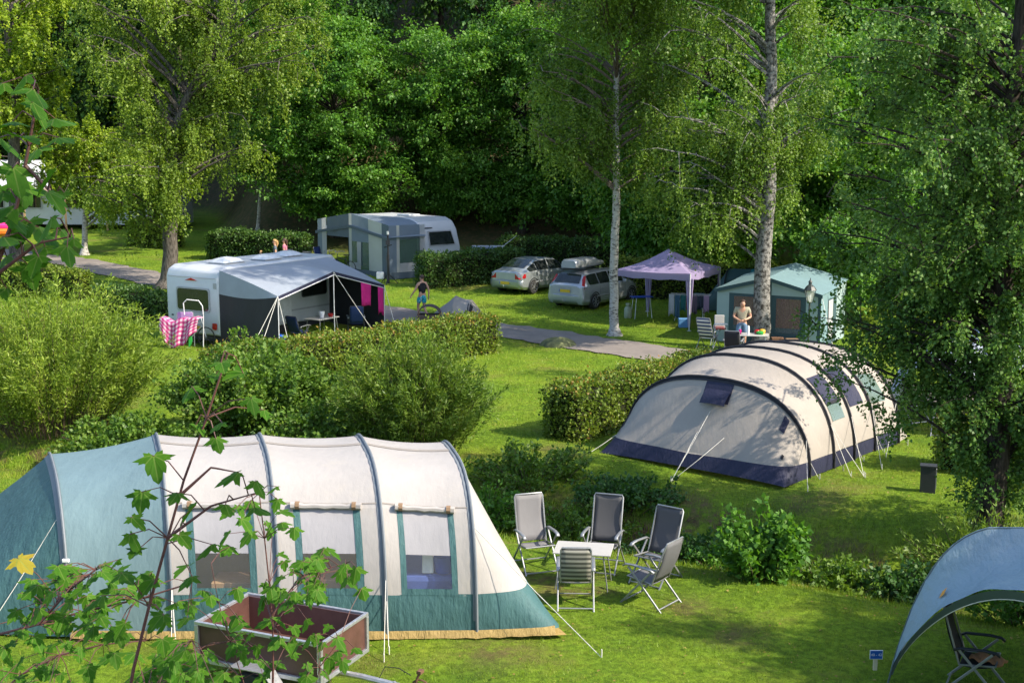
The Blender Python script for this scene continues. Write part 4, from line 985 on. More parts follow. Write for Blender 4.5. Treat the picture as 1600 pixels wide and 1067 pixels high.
# ------------------------------------------------------------------ lavender gazebo and what stands under it
fabric('lavender', (.34, .28, .46), .6, .22, wr=.35); simple('pole_white', (.62, .62, .64), .35)
def gazebo():
    N = Vector((6.47, 46.25)); u1 = Vector((-2.6, 1.5)); u2 = Vector((1.5, 2.6)); cs = [N, N + u1, N + u1 + u2, N + u2]
    cs = [Vector((c.x, c.y, H1(c.x, c.y))) for c in cs]; zz = cs[0].z
    t = thing('pop_up_gazebo', 'lavender pop-up gazebo with four corner poles', 'gazebo', tuple(cs[0]), wparts=True)
    top = [Vector((c.x, c.y, zz + 2.10)) for c in cs]; cen = sum(top, Vector()) / 4; pk = cen + Vector((0, 0, .72))
    for i in range(4):
        a, b = top[i], top[(i + 1) % 4]
        def sf(u, v):
            p = a.lerp(b, u).lerp(pk, v); p.z -= .10 * math.sin(math.pi * v) * (1 - .2 * math.sin(math.pi * u)) + .04 * math.sin(math.pi * u) * (1 - v); return p
        mb = MB(); mb.grid(sf, np.linspace(0, 1, 9), np.linspace(0, 1, 7)); mb.build('roof_panel', 'lavender', t, smooth=True)
        mb = MB(); mb.grid(lambda u, v: a.lerp(b, u) + Vector((0, 0, -.04 * math.sin(math.pi * u) - .24 * v - .02 * math.sin(u * 19) * v)) + (a.lerp(b, u) - cen).normalized() * .015, np.linspace(0, 1, 13), [0, .5, 1]); mb.build('valance', 'lavender', t, smooth=True)
        mb = MB(); mb.tube([cs[i], top[i]], .022, 6); mb.box(cs[i] + Vector((0, 0, .01)), (.14, .14, .015)); mb.build('pole', 'pole_white', t)
        # curtain gathered at the pole
        n1 = (cs[(i + 1) % 4] - cs[i]).normalized()
        n2 = (cs[i - 1] - cs[i]).normalized()
        mb = MB(); mb.grid(lambda u, v: top[i] + Vector((0, 0, -.2 - 1.75 * v)) + (n1 * (u - .35) + n2 * (.3 - .3 * u)) * (.30 - .22 * v) + Vector((.015 * math.sin(u * 20), .015 * math.cos(u * 20), 0)), np.linspace(0, 1, 9), np.linspace(0, 1, 6)); mb.build('tied_curtain', 'lavender', t, smooth=True)
gazebo()
CL = {'a': (.45, .47, .55), 'b': (.05, .12, .20), 'c': (.02, .13, .14), 'd': (.30, .03, .10), 'e': (.12, .09, .14), 'f': (.05, .06, .10), 'g': (.42, .28, .45), 'h': (.07, .2, .3)}
for k, c in CL.items(): fabric('cloth_' + k, c, .8, .12, wr=.6, wscale=8)
def garment(name, label, a, b, drop, mat, seed, cat='laundry', sleeve=False, group=None):
    rr = random.Random(seed); a, b = Vector(a), Vector(b); n = Vector((-(b - a).y, (b - a).x, 0)).normalized(); ph = rr.uniform(0, 6)
    mb = MB(); mb.grid(lambda u, v: a.lerp(b, u) + Vector((0, 0, .02 - drop * v * (1 - .06 * math.sin(u * 5 + ph)))) + n * (.03 * math.sin(u * 11 + ph) * v + .02), np.linspace(0, 1, 9), np.linspace(0, 1, 6))
    o = mb.build(name, mat, smooth=True, solid=.012); tag(o, label, cat, group); return o
def dryer():
    c = G(1078, 500); d = Vector((.93, -.25, 0)).normalized(); n = Vector((.25, .93, 0)); L = 1.55
    t = thing('drying_rack', 'folding drying rack hung with clothes under the gazebo', 'drying rack', tuple(c), wparts=True)
    mb = MB()
    for k in range(5): q = c + n * (-.3 + .15 * k) + Vector((0, 0, .98)); mb.tube([q - d * L / 2, q + d * L / 2], .006, 5)
    mb.build('rails', 'pole_white', t)
    for s in (-1, 1):
        mb = MB(); mb.tube([c + d * s * .55 - n * .32, c + d * s * .35 + n * .30 + Vector((0, 0, .98))], .011, 5); mb.build('leg', 'pole_white', t)
        mb = MB(); mb.tube([c + d * s * .55 + n * .32, c + d * s * .35 - n * .30 + Vector((0, 0, .98))], .011, 5); mb.build('leg', 'pole_white', t)
    names = ['pale grey shirt at the end of the drying rack', 'dark blue trousers beside the grey shirt on the rack', 'teal shirt in the middle of the drying rack', 'dark red top on the drying rack', 'dusky purple shirt on the drying rack', 'near-black garment on the drying rack', 'lilac top at the right end of the drying rack', 'light blue garment at the back of the drying rack']
    for i, k in enumerate('abcdefg'):
        a = c + d * (-.78 + .22 * i) - n * .31 + Vector((0, 0, .985)); garment('garment', names[i], a, a + d * .2, [.80, .9, .62, .6, .7, .5, .66][i], 'cloth_' + k, i)
    a = c + d * .1 + n * .3 + Vector((0, 0, .985)); garment('garment', names[7], a, a + d * .4, .6, 'cloth_h', 9)
dryer()
simple('gas_grey', (.28, .32, .22), .5); simple('cool_blue', (.10, .25, .48), .45)
p = G(981, 497); mb = MB(); mb.lathe([(.13, 0), (.15, .04), (.15, .36), (.10, .45), (.05, .47), (.05, .50), (.09, .51), (.09, .58), (.03, .58)], tuple(p), 14)
tag(mb.build('gas_bottle', 'gas_grey', smooth=True), 'grey-green gas bottle on the lawn under the gazebo', 'gas bottle')
p = G(1002, 497); table('small trestle table with a blue top under the gazebo', p.x, p.y, .3, .8, .45, .85, top='blue_plastic', legm='pole_white')
p = G(1073, 512)
mb = MB(); mb.box((p.x - .12, p.y + .1, p.z + .17), (.34, .28, .34), taper=1.08); o = mb.build('storage_crate', 'cool_blue', bevel=.02); tag(o, 'pale blue plastic crate at the front pole of the gazebo', 'crate')

# dome tent behind the gazebo
fabric('dome_green', (.05, .10, .10), .6, .1); fabric('dome_turq', (.03, .22, .26), .6, .15)
c = at(8.6, 51.0); t = thing('dome_tent', 'dark green and turquoise dome tent behind the gazebo', 'tent', tuple(c), wparts=True)
T = Tunnel([(c + Vector((-1.3, -.5, 0)), c + Vector((-.4, 1.9, 0)), .06), (c + Vector((-.3, -1.0, 0)), c + Vector((.6, 1.6, 0)), 1.55), (c + Vector((1.2, -1.2, 0)), c + Vector((2.0, 1.2, 0)), 1.6), (c + Vector((2.5, -1.2, 0)), c + Vector((2.9, .8, 0)), .06)], .95, .85)
mb = MB(); T.patch(mb, 0, 1.6, 0, 1); mb.build('canopy', 'dome_green', t, smooth=True); mb = MB(); T.patch(mb, 1.6, 3, 0, 1); mb.build('porch', 'dome_turq', t, smooth=True)
mb = MB(); T.hoop(mb, 1, .03, off=.02); mb.build('pole_sleeve', 'charcoal', t); mb = MB(); T.hoop(mb, 2, .03, off=.02); mb.build('pole_sleeve', 'charcoal', t)

# little sand coloured shelters behind the sunny hedge
fabric('pop_sand', (.33, .30, .27), .7, .15)
c = G(712, 501); t = thing('pop_up_tent', 'low sand coloured pop-up shelter behind the sunny hedge', 'tent', tuple(c), wparts=True)
T = Tunnel([(c + Vector((-1.15, -.6, 0)), c + Vector((-1.05, .7, 0)), .05), (c + Vector((-.1, -.9, 0)), c + Vector((.1, .9, 0)), .95), (c + Vector((.5, -.8, 0)), c + Vector((.7, .8, 0)), .80), (c + Vector((1.1, -.6, 0)), c + Vector((1.2, .6, 0)), .05)], .95, .9)
mb = MB(); T.patch(mb, 0, 2, 0, 1); mb.build('canopy', 'pop_sand', t, smooth=True); mb = MB(); T.patch(mb, 2, 3, 0, 1); mb.build('side_panel', 'pop_sand', t, smooth=True)
mb = MB(); T.patch(mb, 1.9, 2.2, .12, .34, .012); mb.build('opening_shade', 'charcoal', t)  # dark patch laid on closed canvas for the shaded opening
simple('brown_hood', (.07, .05, .045), .8)
c = G(671, 512) ; mb = MB(); mb.grid(lambda u, v: c + Vector((math.cos(math.pi * u) * .42, (v - .5) * .7, ( .50 + .34 * math.sin(math.pi * u)))), np.linspace(0, 1, 14), np.linspace(0, 1, 5))
t = thing('pram', 'dark brown rounded pram hood just above the hedge', 'pram', tuple(c), wparts=True); mb.build('hood', 'brown_hood', t, smooth=True, solid=.02)
mb = MB(); mb.box(c + Vector((0, 0, .40)), (.80, .62, .22)); mb.build('body', 'brown_hood', t, bevel=.05)
for sx in (-1, 1):
    for sy in (-1, 1):
        mb = MB(); mb.lathe([(.02, -.02), (.13, -.02), (.13, .02), (.02, .02)], tuple(c + Vector((sx * .3, sy * .28, .13))), 12, 'Y'); mb.build('wheel', 'rubber', t)
        mb = MB(); mb.tube([c + Vector((sx * .3, sy * .26, .13)), c + Vector((sx * .2, sy * .26, .34))], .012, 5); mb.build('leg', 'steel_grey', t)

# mossy boulder beside the lane, dark cabinet by the tree, lamp post
simple('boulder', (.11, .12, .05), .9, var=.4, nscale=5, bmp=.8, bscale=7)
c = G(872, 541); rg2 = np.random.default_rng(4); mb = MB()
mb.grid(lambda u, v: c + Vector(((.6 + .1 * math.sin(5 * v * 6.28)) * math.sin(u * 1.57) * math.cos(v * 6.2832), .5 * math.sin(u * 1.57) * math.sin(v * 6.2832), .34 * math.cos(u * 1.57) * (1 + .15 * math.sin(v * 19)) - .06)), np.linspace(0.02, 1, 9), np.linspace(0, 1, 19))
tag(mb.build('boulder', 'boulder', smooth=True), 'low mossy boulder at the edge of the lane', 'boulder')
simple('cabinet_dark', (.025, .028, .034), .6); simple('cabinet_grey', (.30, .31, .32), .5)
p = G(1449, 768); t = thing('power_cabinet', 'dark electric hookup cabinet on the lawn beside the ivy-clad tree', 'cabinet', tuple(p), R(-18))
mb = MB(); mb.box((0, 0, .25), (.30, .22, .56)); mb.build('housing', 'cabinet_dark', t, world=False, bevel=.01)
mb = MB(); mb.box((.155, 0, .30), (.015, .20, .40)); mb.build('socket_panel', 'cabinet_grey', t, world=False); mb = MB(); mb.box((0, 0, .545), (.33, .25, .03)); mb.build('lid', 'cabinet_dark', t, world=False)
simple('lamp_iron', (.03, .036, .034), .5); glassmat('lamp_glass', (.85, .85, .75), .4)
def lamp():
    p = G(1262, 556); t = thing('lamp_post', 'old fashioned lantern on a slim post in front of the green awning tent', 'lamp post', tuple(p))
    mb = MB(); mb.lathe([(.09, -.1), (.08, .25), (.05, .32), (.035, .5), (.03, 1.5), (.045, 1.52), (.03, 1.56), (.026, 1.75), (.05, 1.78)], (0, 0, 0), 10); mb.build('post', 'lamp_iron', t, smooth=True, world=False)
    z = 1.78; L = thing
    mb = MB(); mb.add([(sx * r, sy * r, zz) for (r, zz) in ((.075, z), (.15, z + .40)) for sx, sy in ((-1, -1), (1, -1), (1, 1), (-1, 1))], [(0, 1, 5, 4), (1, 2, 6, 5), (2, 3, 7, 6), (3, 0, 4, 7)]); g = mb.build('lantern_glass', 'lamp_glass', t, world=False)
    mb = MB()
    for sx, sy in ((-1, -1), (1, -1), (1, 1), (-1, 1)): mb.tube([(sx * .075, sy * .075, z), (sx * .15, sy * .15, z + .40)], .010, 5)
    for r, zz in ((.075, z), (.15, z + .40)): mb.tube([(sx * r, sy * r, zz) for sx, sy in ((-1, -1), (1, -1), (1, 1), (-1, 1), (-1, -1))], .010, 5)
    mb.build('lantern_frame', 'lamp_iron', t, world=False)
    mb = MB(); mb.lathe([(.22, z + .40), (.14, z + .52), (.06, z + .58), (.055, z + .66), (.075, z + .67), (.02, z + .74), (.012, z + .80)], (0, 0, 0), 8); mb.build('lantern_roof', 'lamp_iron', t, world=False)
    mb = MB(); mb.lathe([(.02, z + .08), (.035, z + .16), (.035, z + .22), (.01, z + .27)], (0, 0, 0), 8); mb.build('bulb', 'white_plastic', t, smooth=True, world=False)
lamp()
# ------------------------------------------------------------------ caravans and awnings
simple('caravan_white', (.46, .48, .50), .35, var=.05, nscale=2, spec=.4); simple('caravan_trim', (.30, .31, .32), .5)
simple('dark_glass', (.018, .022, .022), .08, spec=.7, var=.3, nscale=2); simple('red_lamp', (.35, .01, .01), .25); simple('hatch_white', (.52, .54, .56), .3)
fabric('awning_grey', (.31, .345, .40), .6, .22, wr=.45, wscale=1.6); fabric('awning_blue', (.19, .24, .30), .6, .2, wr=.45, wscale=1.6)
fabric('awning_wall', (.50, .51, .48), .7, .2, wr=.4); fabric('awning_band', (.10, .13, .16), .7, .05)
fabric('awning_teal', (.20, .31, .33), .6, .25, wr=.4, wscale=1.8); fabric('awning_teal_wall', (.36, .46, .45), .7, .25, wr=.3); fabric('awning_teal_dark', (.045, .085, .095), .7, .1)
fabric('pink_towel', (.50, .02, .20), .9, .15, wr=.6, wscale=7); fabric('curtain_brown', (.16, .08, .05), .8, .1, wr=.8, wscale=9); fabric('curtain_white', (.55, .55, .56), .8, .35, wr=.8, wscale=9)
fabric('art_print', (.42, .36, .22), .8, .0, var=.6)
class Fr:
    """a frame on the ground: e along, n across, heights above the base"""
    def __init__(s, O, e): s.O = Vector(O); s.e = Vector((e[0], e[1], 0)).normalized(); s.n = Vector((s.e.y, -s.e.x, 0))
    def __call__(s, a, b, z): return s.O + s.e * a + s.n * b + Vector((0, 0, z))
def quad(mb, *pts): mb.add(pts, [tuple(range(len(pts)))]); return mb
def rpanel(F, side, a0, a1, z0, z1, t, off, th, r=.07):
    """rounded upright panel; side 'n': plane b=off, 'e': plane a=off"""
    pts = []
    for cx, cz, q in ((a1 - r, z0 + r, -90), (a1 - r, z1 - r, 0), (a0 + r, z1 - r, 90), (a0 + r, z0 + r, 180)):
        for k in range(4): an = R(q + 30 * k); pts.append((cx + r * math.cos(an), cz + r * math.sin(an)))
    mb = MB()
    P = [F(x, off, z) if side == 'n' else F(off, x, z) for x, z in pts]
    mb.prism(P, (F.n if side == 'n' else -F.e) * th); return mb
def caravan(label, F, prof, W, name='caravan'):
    t = thing(name, label, 'caravan', tuple(F.O), wparts=True)
    mb = MB(); mb.prism([F(a, 0, z) for a, z in prof], -F.n * W); mb.build('body', 'caravan_white', t, smooth=True, bevel=.07, sharp=30)
    for s in (0, 1):
        b = -.12 - s * (W - .24); c = F(3.2, b, .32); mb = MB(); n = 18
        ring = lambda r, o: [c + F.e * r * math.cos(6.2832 * k / n) + Vector((0, 0, r * math.sin(6.2832 * k / n))) + F.n * o for k in range(n)]
        A, Bq = ring(.32, .09), ring(.32, -.09); mb.add(A + Bq, [tuple(range(n)), tuple(range(n, 2 * n))[::-1]] + [(k, (k + 1) % n, n + (k + 1) % n, n + k) for k in range(n)]); mb.build('wheel', 'rubber', t)
    mb = MB(); mb.prism([F(.3, -.15, .16), F(6.0, -.15, .16), F(6.0, -.15, .45), F(.3, -.15, .45)], -F.n * (W - .3)); mb.build('underbody', 'cabinet_dark', t)
    return t
def part(mb, nm, mat, t, **k): return mb.build(nm, mat, t, **k)

def near_caravan():
    F = Fr(at(-9.95, 43.1), (.53, .85)); W = 2.5
    t = caravan('white caravan seen from the rear with a window and red top lamp', F, [(0.03, .40), (0, 1.2), (0, 2.36), (.10, 2.60), (.38, 2.74), (6.0, 2.74), (6.35, 2.4), (6.5, 1.5), (6.35, .6), (6.2, .40)], W)
    FOOT.append([F(0, 2.6, 0)[:2], F(6.3, 2.6, 0)[:2], F(6.3, -W, 0)[:2], F(0, -W, 0)[:2]])
    w_ = part(rpanel(F, 'e', -W * .80, -W * .16, 1.18, 2.02, 0, 0.0, .03, .12), 'rear_window', 'caravan_trim', t)
    o = rpanel(F, 'e', -W * .775, -W * .185, 1.235, 1.965, 0, -.025, .012, .10).build('pane', 'dark_glass', w_, world=False); o.location = -Vector(t.location)
    mb = MB(); quad(mb, F(-.035, -W * .62, 2.26), F(-.035, -W * .40, 2.26), F(-.035, -W * .51, 2.34)); mb.prism([F(-.03, -W * .62, 2.26), F(-.03, -W * .40, 2.26), F(-.03, -W * .51, 2.34)], F.e * .04); mb.build('top_lamp', 'red_lamp', t)
    part(rpanel(F, 'e', -W * .095, -W * .035, 2.02, 2.22, 0, 0, .01, .01), 'logo_mark', 'caravan_trim', t)
    mb = MB(); mb.prism([F(-.01, -W + .1, 2.36), F(-.01, -.1, 2.36), F(-.01, -.1, 2.375), F(-.01, -W + .1, 2.375)], -F.e * .012); mb.build('seam', 'caravan_trim', t)
    for b in (-.22, -W + .22): part(rpanel(F, 'e', b - .10, b + .10, .62, .84, 0, 0, .03, .04), 'tail_lamp', 'red_lamp', t)
    part(rpanel(F, 'e', -W * .66, -W * .36, .58, .70, 0, 0, .012, .01), 'number_plate', 'plate_yellow', t)
    for a, b, L, w2 in ((1.0, -1.45, 1.0, .8), (2.7, -1.05, .9, .7), (4.1, -1.3, .9, .7)):
        mb = MB(); mb.prism([F(a, b, 2.745), F(a + L, b, 2.745), F(a + L, b + w2, 2.745), F(a, b + w2, 2.745)], (0, 0, .05)); h_ = mb.build('roof_hatch', 'hatch_white', t, bevel=.03)
        mb = MB(); mb.grid(lambda u, v: F(a - .05 + (L + .1) * u, b - .05 + (w2 + .1) * v, 2.80 + .17 * math.sin(math.pi * u) ** .5 * math.sin(math.pi * v) ** .5), np.linspace(0, 1, 9), np.linspace(0, 1, 9)); o = mb.build('hatch_lid', 'hatch_white', h_, smooth=True, world=False); o.location = -Vector(t.location)
    for a0, a1, z0, z1 in ((1.2, 2.2, 1.35, 1.95), (4.2, 5.6, 1.30, 1.98)):
        w2 = part(rpanel(F, 'n', a0, a1, z0, z1, 0, 0, .03, .1), 'side_window', 'cabinet_dark', t); o = rpanel(F, 'n', a0 + .04, a1 - .04, z0 + .04, z1 - .04, 0, .025, .012, .08).build('pane', 'dark_glass', w2, world=False); o.location = -Vector(t.location)
    part(rpanel(F, 'n', 3.0, 3.62, .55, 2.25, 0, 0, .02, .06), 'door', 'hatch_white', t)
    part(rpanel(F, 'n', .3, 6.0, .86, .92, 0, 0, .006, .01), 'stripe', 'caravan_trim', t)
    # the awning
    a = thing('caravan_awning', 'grey canvas sun awning with dark side walls on the near caravan', 'awning', tuple(F(3, 1.5, 0)), wparts=True)
    D = 2.62; A0, A1 = .06, 5.75
    def edge(u):
        z = 1.95 + (2.52 - 1.95) * (u / .5) if u < .5 else 2.52 + (1.78 - 2.52) * (u - .5) / .5
        return F(A0 + (A1 - A0) * u, D, z)
    def roof(u, v):
        p = F(A0 + (A1 - A0) * u, .02, 2.66).lerp(edge(u), v); p.z += .07 * math.sin(math.pi * v) * (.6 + .4 * math.sin(math.pi * u)) - .05 * math.sin(math.pi * u * 2) ** 2 * v; return p
    mb = MB(); mb.grid(roof, np.linspace(0, 1, 25), np.linspace(0, 1, 13)); mb.build('roof', 'awning_grey', a, smooth=True, sharp=60)
    mb = MB()
    def sidetop(v): return roof(0, v)
    mb.grid(lambda v, w2: sidetop(v).lerp(F(A0, D * v, 1.86 - .10 * math.sin(math.pi * v) + .06 * v), w2) + F.e * (-.03 * w2), np.linspace(0, 1, 11), np.linspace(0, 1, 4)); mb.build('gable_flap', 'awning_grey', a, smooth=True)
    mb = MB(); mb.grid(lambda v, w2: F(A0 - .03, D * v, (1.86 - .10 * math.sin(math.pi * v) + .06 * v) * (1 - w2)) + F.e * .03 * math.sin(v * 14) * w2, np.linspace(0, 1, 21), np.linspace(0, 1, 6)); mb.build('side_wall', 'charcoal', a, smooth=True)
    mb = MB(); mb.grid(lambda v, w2: roof(1, v).lerp(F(A1, D * v, .0), w2) + F.e * .03 * math.sin(v * 14) * w2, np.linspace(0, 1, 21), np.linspace(0, 1, 6)); mb.build('side_wall', 'charcoal', a, smooth=True)
    mb = MB(); mb.grid(lambda u, w2: edge(u) + Vector((0, 0, -.11 * w2)) + F.n * .012, np.linspace(0, 1, 17), [0, 1]); mb.build('trim_band', 'navy', a, smooth=True)
    mb = MB(); mb.tube([edge(u) + Vector((0, 0, -.12)) + F.n * .02 for u in np.linspace(0, 1, 17)], .016, 5); mb.build('roof_pole', 'pole_white', a)
    for u in (.0, .5, 1.0):
        e_ = edge(u); g = at(e_.x, e_.y); mb = MB(); mb.tube([g, e_ - Vector((0, 0, .02))], .017, 6); mb.build('pole', 'pole_white', a)
    c1 = edge(0)
    for dx, dy in ((-.95, -.9), (-.55, -1.1), (.5, -.5)): q = at(c1.x + dx, c1.y + dy); rope('guy_rope', a, c1, q, .011)
    pk = edge(.5); q = at(pk.x + 1.55, pk.y + .2); rope('guy_rope', a, pk, q, .011); c2 = edge(1); rope('guy_rope', a, c2, at(c2.x + .5, c2.y - .6), .010)
    for u0, u1, dr, lb in ((.76, .86, .82, 'wide bright pink towel hanging from the near caravan awning'), (.93, .985, 1.0, 'narrow pink towel hanging at the corner of the near caravan awning')):
        p0, p1 = edge(u0) + Vector((0, 0, -.13)) + F.n * .04, edge(u1) + Vector((0, 0, -.13)) + F.n * .04; garment('towel', lb, p0, p1, dr, 'pink_towel', int(u0 * 50), 'towel')
    # what stands under it
    part(rpanel(F, 'n', 2.35, 2.95, 1.30, 1.95, 0, 0.035, .01, .01), 'wall_hanging', 'art_print', t)
    q = F(2.2, 1.6, 0); chair('blue chair under the near caravan awning, left of the tent pole', q.x, q.y, (.5, .8), 'sling_navy', 'tube_dark', back=.2, h=1.0)
    q = F(4.6, 2.2, 0); chair('blue chair before the dark side wall of the near caravan awning', q.x, q.y, (-.2, .9), 'sling_navy', 'tube_dark', back=.2, h=1.05)
    q = F(3.2, 1.8, 0); table('white camping table under the near caravan awning', q.x, q.y, 1.0, 1.1, .7, .72); zt = H1(q.x, q.y) + .72
    for k, (dx, dy, m_, h_, lb) in enumerate(((.0, .0, 'white_plastic', .22, 'white box standing on the table under the awning'), (.28, .22, 'red_lamp', .12, 'red bowl on the table under the awning'))):
        mb = MB(); mb.lathe([(.07, 0), (.11, h_ * .9), (.10, h_), (.02, h_)], (q.x + dx, q.y + dy, zt), 10); tag(mb.build('container', m_, smooth=True), lb, 'container')
    q = F(.35, 2.3, 0); q = at(q.x, q.y); mb = MB(); mb.lathe([(.16, 0), (.24, .08), (.25, .52), (.20, .58), (.10, .60)], tuple(q), 14); tag(mb.build('water_container', 'blue_plastic', smooth=True), 'bright blue water container at the awning corner', 'container')
simple('plate_yellow', (.62, .40, .02), .4)
near_caravan()

def checker(name, c1, c2, c3, sc):
    m, n, p = nodes(name); co = n.nodes.new('ShaderNodeUVMap')
    s = n.nodes.new('ShaderNodeSeparateXYZ'); n.links.new(co.outputs[0], s.inputs[0]); fs = []
    for ax in (0, 1):
        a = n.nodes.new('ShaderNodeMath'); a.operation = 'MULTIPLY'; a.inputs[1].default_value = sc; n.links.new(s.outputs[ax], a.inputs[0])
        b = n.nodes.new('ShaderNodeMath'); b.operation = 'FRACT'; n.links.new(a.outputs[0], b.inputs[0])
        c = n.nodes.new('ShaderNodeMath'); c.operation = 'GREATER_THAN'; c.inputs[1].default_value = .5; n.links.new(b.outputs[0], c.inputs[0]); fs.append(c.outputs[0])
    d = n.nodes.new('ShaderNodeMath'); d.operation = 'ADD'; n.links.new(fs[0], d.inputs[0]); n.links.new(fs[1], d.inputs[1])
    e = n.nodes.new('ShaderNodeMath'); e.operation = 'MULTIPLY'; e.inputs[1].default_value = .5; n.links.new(d.outputs[0], e.inputs[0])
    n.links.new(ramp(n, [(0, c1), (.33, c2), (.75, c3)], e.outputs[0], 'CONSTANT'), p.inputs['Base Color']); p.inputs['Roughness'].default_value = .9
checker('pink_check', (.62, .50, .54), (.55, .10, .26), (.33, .02, .12), 9)
simple('frame_white', (.6, .6, .62), .35); simple('frame_dark', (.02, .02, .025), .4); fabric('green_cloth', (.03, .30, .05), .8, .2); simple('lilac_pad', (.33, .20, .40), .7)
def bicycle(label, p, ang, frame, basket=False, group=None):
    t = thing('bicycle', label, 'bicycle', tuple(p), ang, group)
    for i, x in enumerate((-.53, .53)):
        mb = MB(); mb.tube([(x + .34 * math.cos(k * .3142), 0, .345 + .34 * math.sin(k * .3142)) for k in range(21)], .020, 6, cap=False); wl = mb.build('wheel', 'rubber', t, smooth=True, world=False)
        mb = MB()
        for k in range(8): mb.tube([(x, 0, .345), (x + .33 * math.cos(k * .785), 0, .345 + .33 * math.sin(k * .785))], .003, 3, cap=False)
        mb.lathe([(.03, -.04), (.03, .04)], (x, 0, .345), 8, 'Y'); mb.build('spokes', 'alloy', wl, world=False)
    mb = MB()
    for a, b in (((-.53, 0, .345), (-.08, 0, .30)), ((-.53, 0, .345), (-.18, 0, .80)), ((-.08, 0, .30), (-.22, 0, .92)), ((-.08, 0, .30), (.38, 0, .72)), ((-.16, 0, .74), (.36, 0, .84)), ((.53, 0, .345), (.36, 0, .98))): mb.tube([a, b], .018, 6)
    mb.build('frame', frame, t, smooth=True, world=False)
    mb = MB(); mb.tube([(.36, 0, .98), (.34, 0, 1.08)], .014, 6); mb.tube([(.18, -.28, 1.06), (.30, -.22, 1.10), (.36, 0, 1.08), (.30, .22, 1.10), (.18, .28, 1.06)], .013, 6); mb.build('handlebar', 'alloy', t, smooth=True, world=False)
    mb = MB(); mb.grid(lambda u, v: (-.36 + .27 * u, (v - .5) * (.20 - .13 * u), .955 + .02 * math.sin(math.pi * v) - .01 * u), np.linspace(0, 1, 6), np.linspace(0, 1, 5)); mb.build('saddle', 'rubber', t, smooth=True, world=False, solid=.04)
    mb = MB(); mb.tube([(-.08, .06, .30), (-.08, .06, .15)], .010, 5); mb.box((-.08, .12, .15), (.09, .10, .02)); mb.tube([(-.08, -.06, .30), (-.08, -.06, .45)], .010, 5); mb.box((-.08, -.12, .45), (.09, .10, .02)); mb.build('crank', 'steel_grey', t, world=False)
    return t
q = G(302, 541); bicycle('bicycle with pale frame leaning by the rear of the near caravan', q, R(-20), 'frame_white')
q2 = G(286, 534); bicycle('dark bicycle half hidden under the pink checked blanket', q2, R(-22), 'frame_dark')
def blanket():
    c = G(278, 545); ex = Vector((.95, -.2, 0)).normalized(); ey = Vector((.2, .95, 0))
    mb = MB(); nu, nv = 27, 21; uv = []
    def f(i, j):
        u = i / (nu - 1); v = j / (nv - 1); hang = .95 if u < .62 else .95 - (u - .62) * 1.35; hang *= 1 - .45 * max(0, .22 - u) / .22
        L = .42; s = v * (L + hang); x = -.66 + 1.42 * u + .05 * math.sin(v * 5)
        ridge = 1.06 - .16 * math.sin(math.pi * min(1, u * 1.7)) * .8 + .03 * math.sin(u * 16)
        if s < L: y, z = L - s, ridge - .03 * (1 - s / L)
        else: k = s - L; y, z = -.03 - .06 * math.sin(u * 17) * min(1, k * 2), ridge - k * (1 + .02 * math.sin(u * 21))
        x *= 1 - .26 * max(0, s - L) * (1 if u < .65 else .3)
        return c + ex * x + ey * (y + .02) + Vector((0, 0, max(.03, z)))
    mb.grid(f, range(nu), range(nv)); o = mb.build('blanket', 'pink_check', smooth=True); ul = o.data.uv_layers.new(name='UVMap')
    for lp in o.data.loops: i, j = divmod(lp.vertex_index, nv); ul.data[lp.index].uv = (i / (nu - 1) * 1.05, j / (nv - 1))
    o.modifiers.new('t', 'SOLIDIFY').thickness = .012
    tag(o, 'pink and white checked blanket hung over bicycles by the near caravan', 'blanket')
    g = c + ex * .36; mb = MB(); mb.grid(lambda u, v: g + ex * (.02 + .13 * math.sin(math.pi * v) * u) + ey * (.02 + .05 * u) + Vector((0, 0, .04 + .56 * (1 - v))), np.linspace(0, 1, 5), np.linspace(0, 1, 9)); tag(mb.build('cloth', 'green_cloth', smooth=True, solid=.01), 'bright green cloth edge below the pink checked blanket', 'cloth')
    g = c + ex * .05 + ey * .55; t = thing('folded_lounger', 'lilac padded folded chair leaning on the caravan rear', 'chair', tuple(g), wparts=True)
    mb = MB(); mb.box(g + Vector((0, 0, .98)), (.52, .05, .40)); mb.build('backrest', 'lilac_pad', t, bevel=.05); mb = MB(); mb.tube([g + Vector((-.28, 0, 0)), g + Vector((-.28, 0, 1.15)), g + Vector((-.2, 0, 1.19)), g + Vector((.2, 0, 1.19)), g + Vector((.28, 0, 1.15)), g + Vector((.28, 0, 0))], .013, 6); mb.build('frame', 'alloy', t)
    mb = MB(); mb.tube([g + Vector(v) for v in ((.0, -.1, 1.1), (-.02, -.1, 1.5), (.1, -.1, 1.62), (.5, -.1, 1.58), (.62, -.1, 1.40), (.64, -.1, 1.05), (.60, -.1, .0))], .020, 6); tag(mb.build('carrier_hoop', 'frame_white', smooth=True), 'white tubular hoop of a cycle carrier at the rear of the near caravan', 'hoop')
blanket()

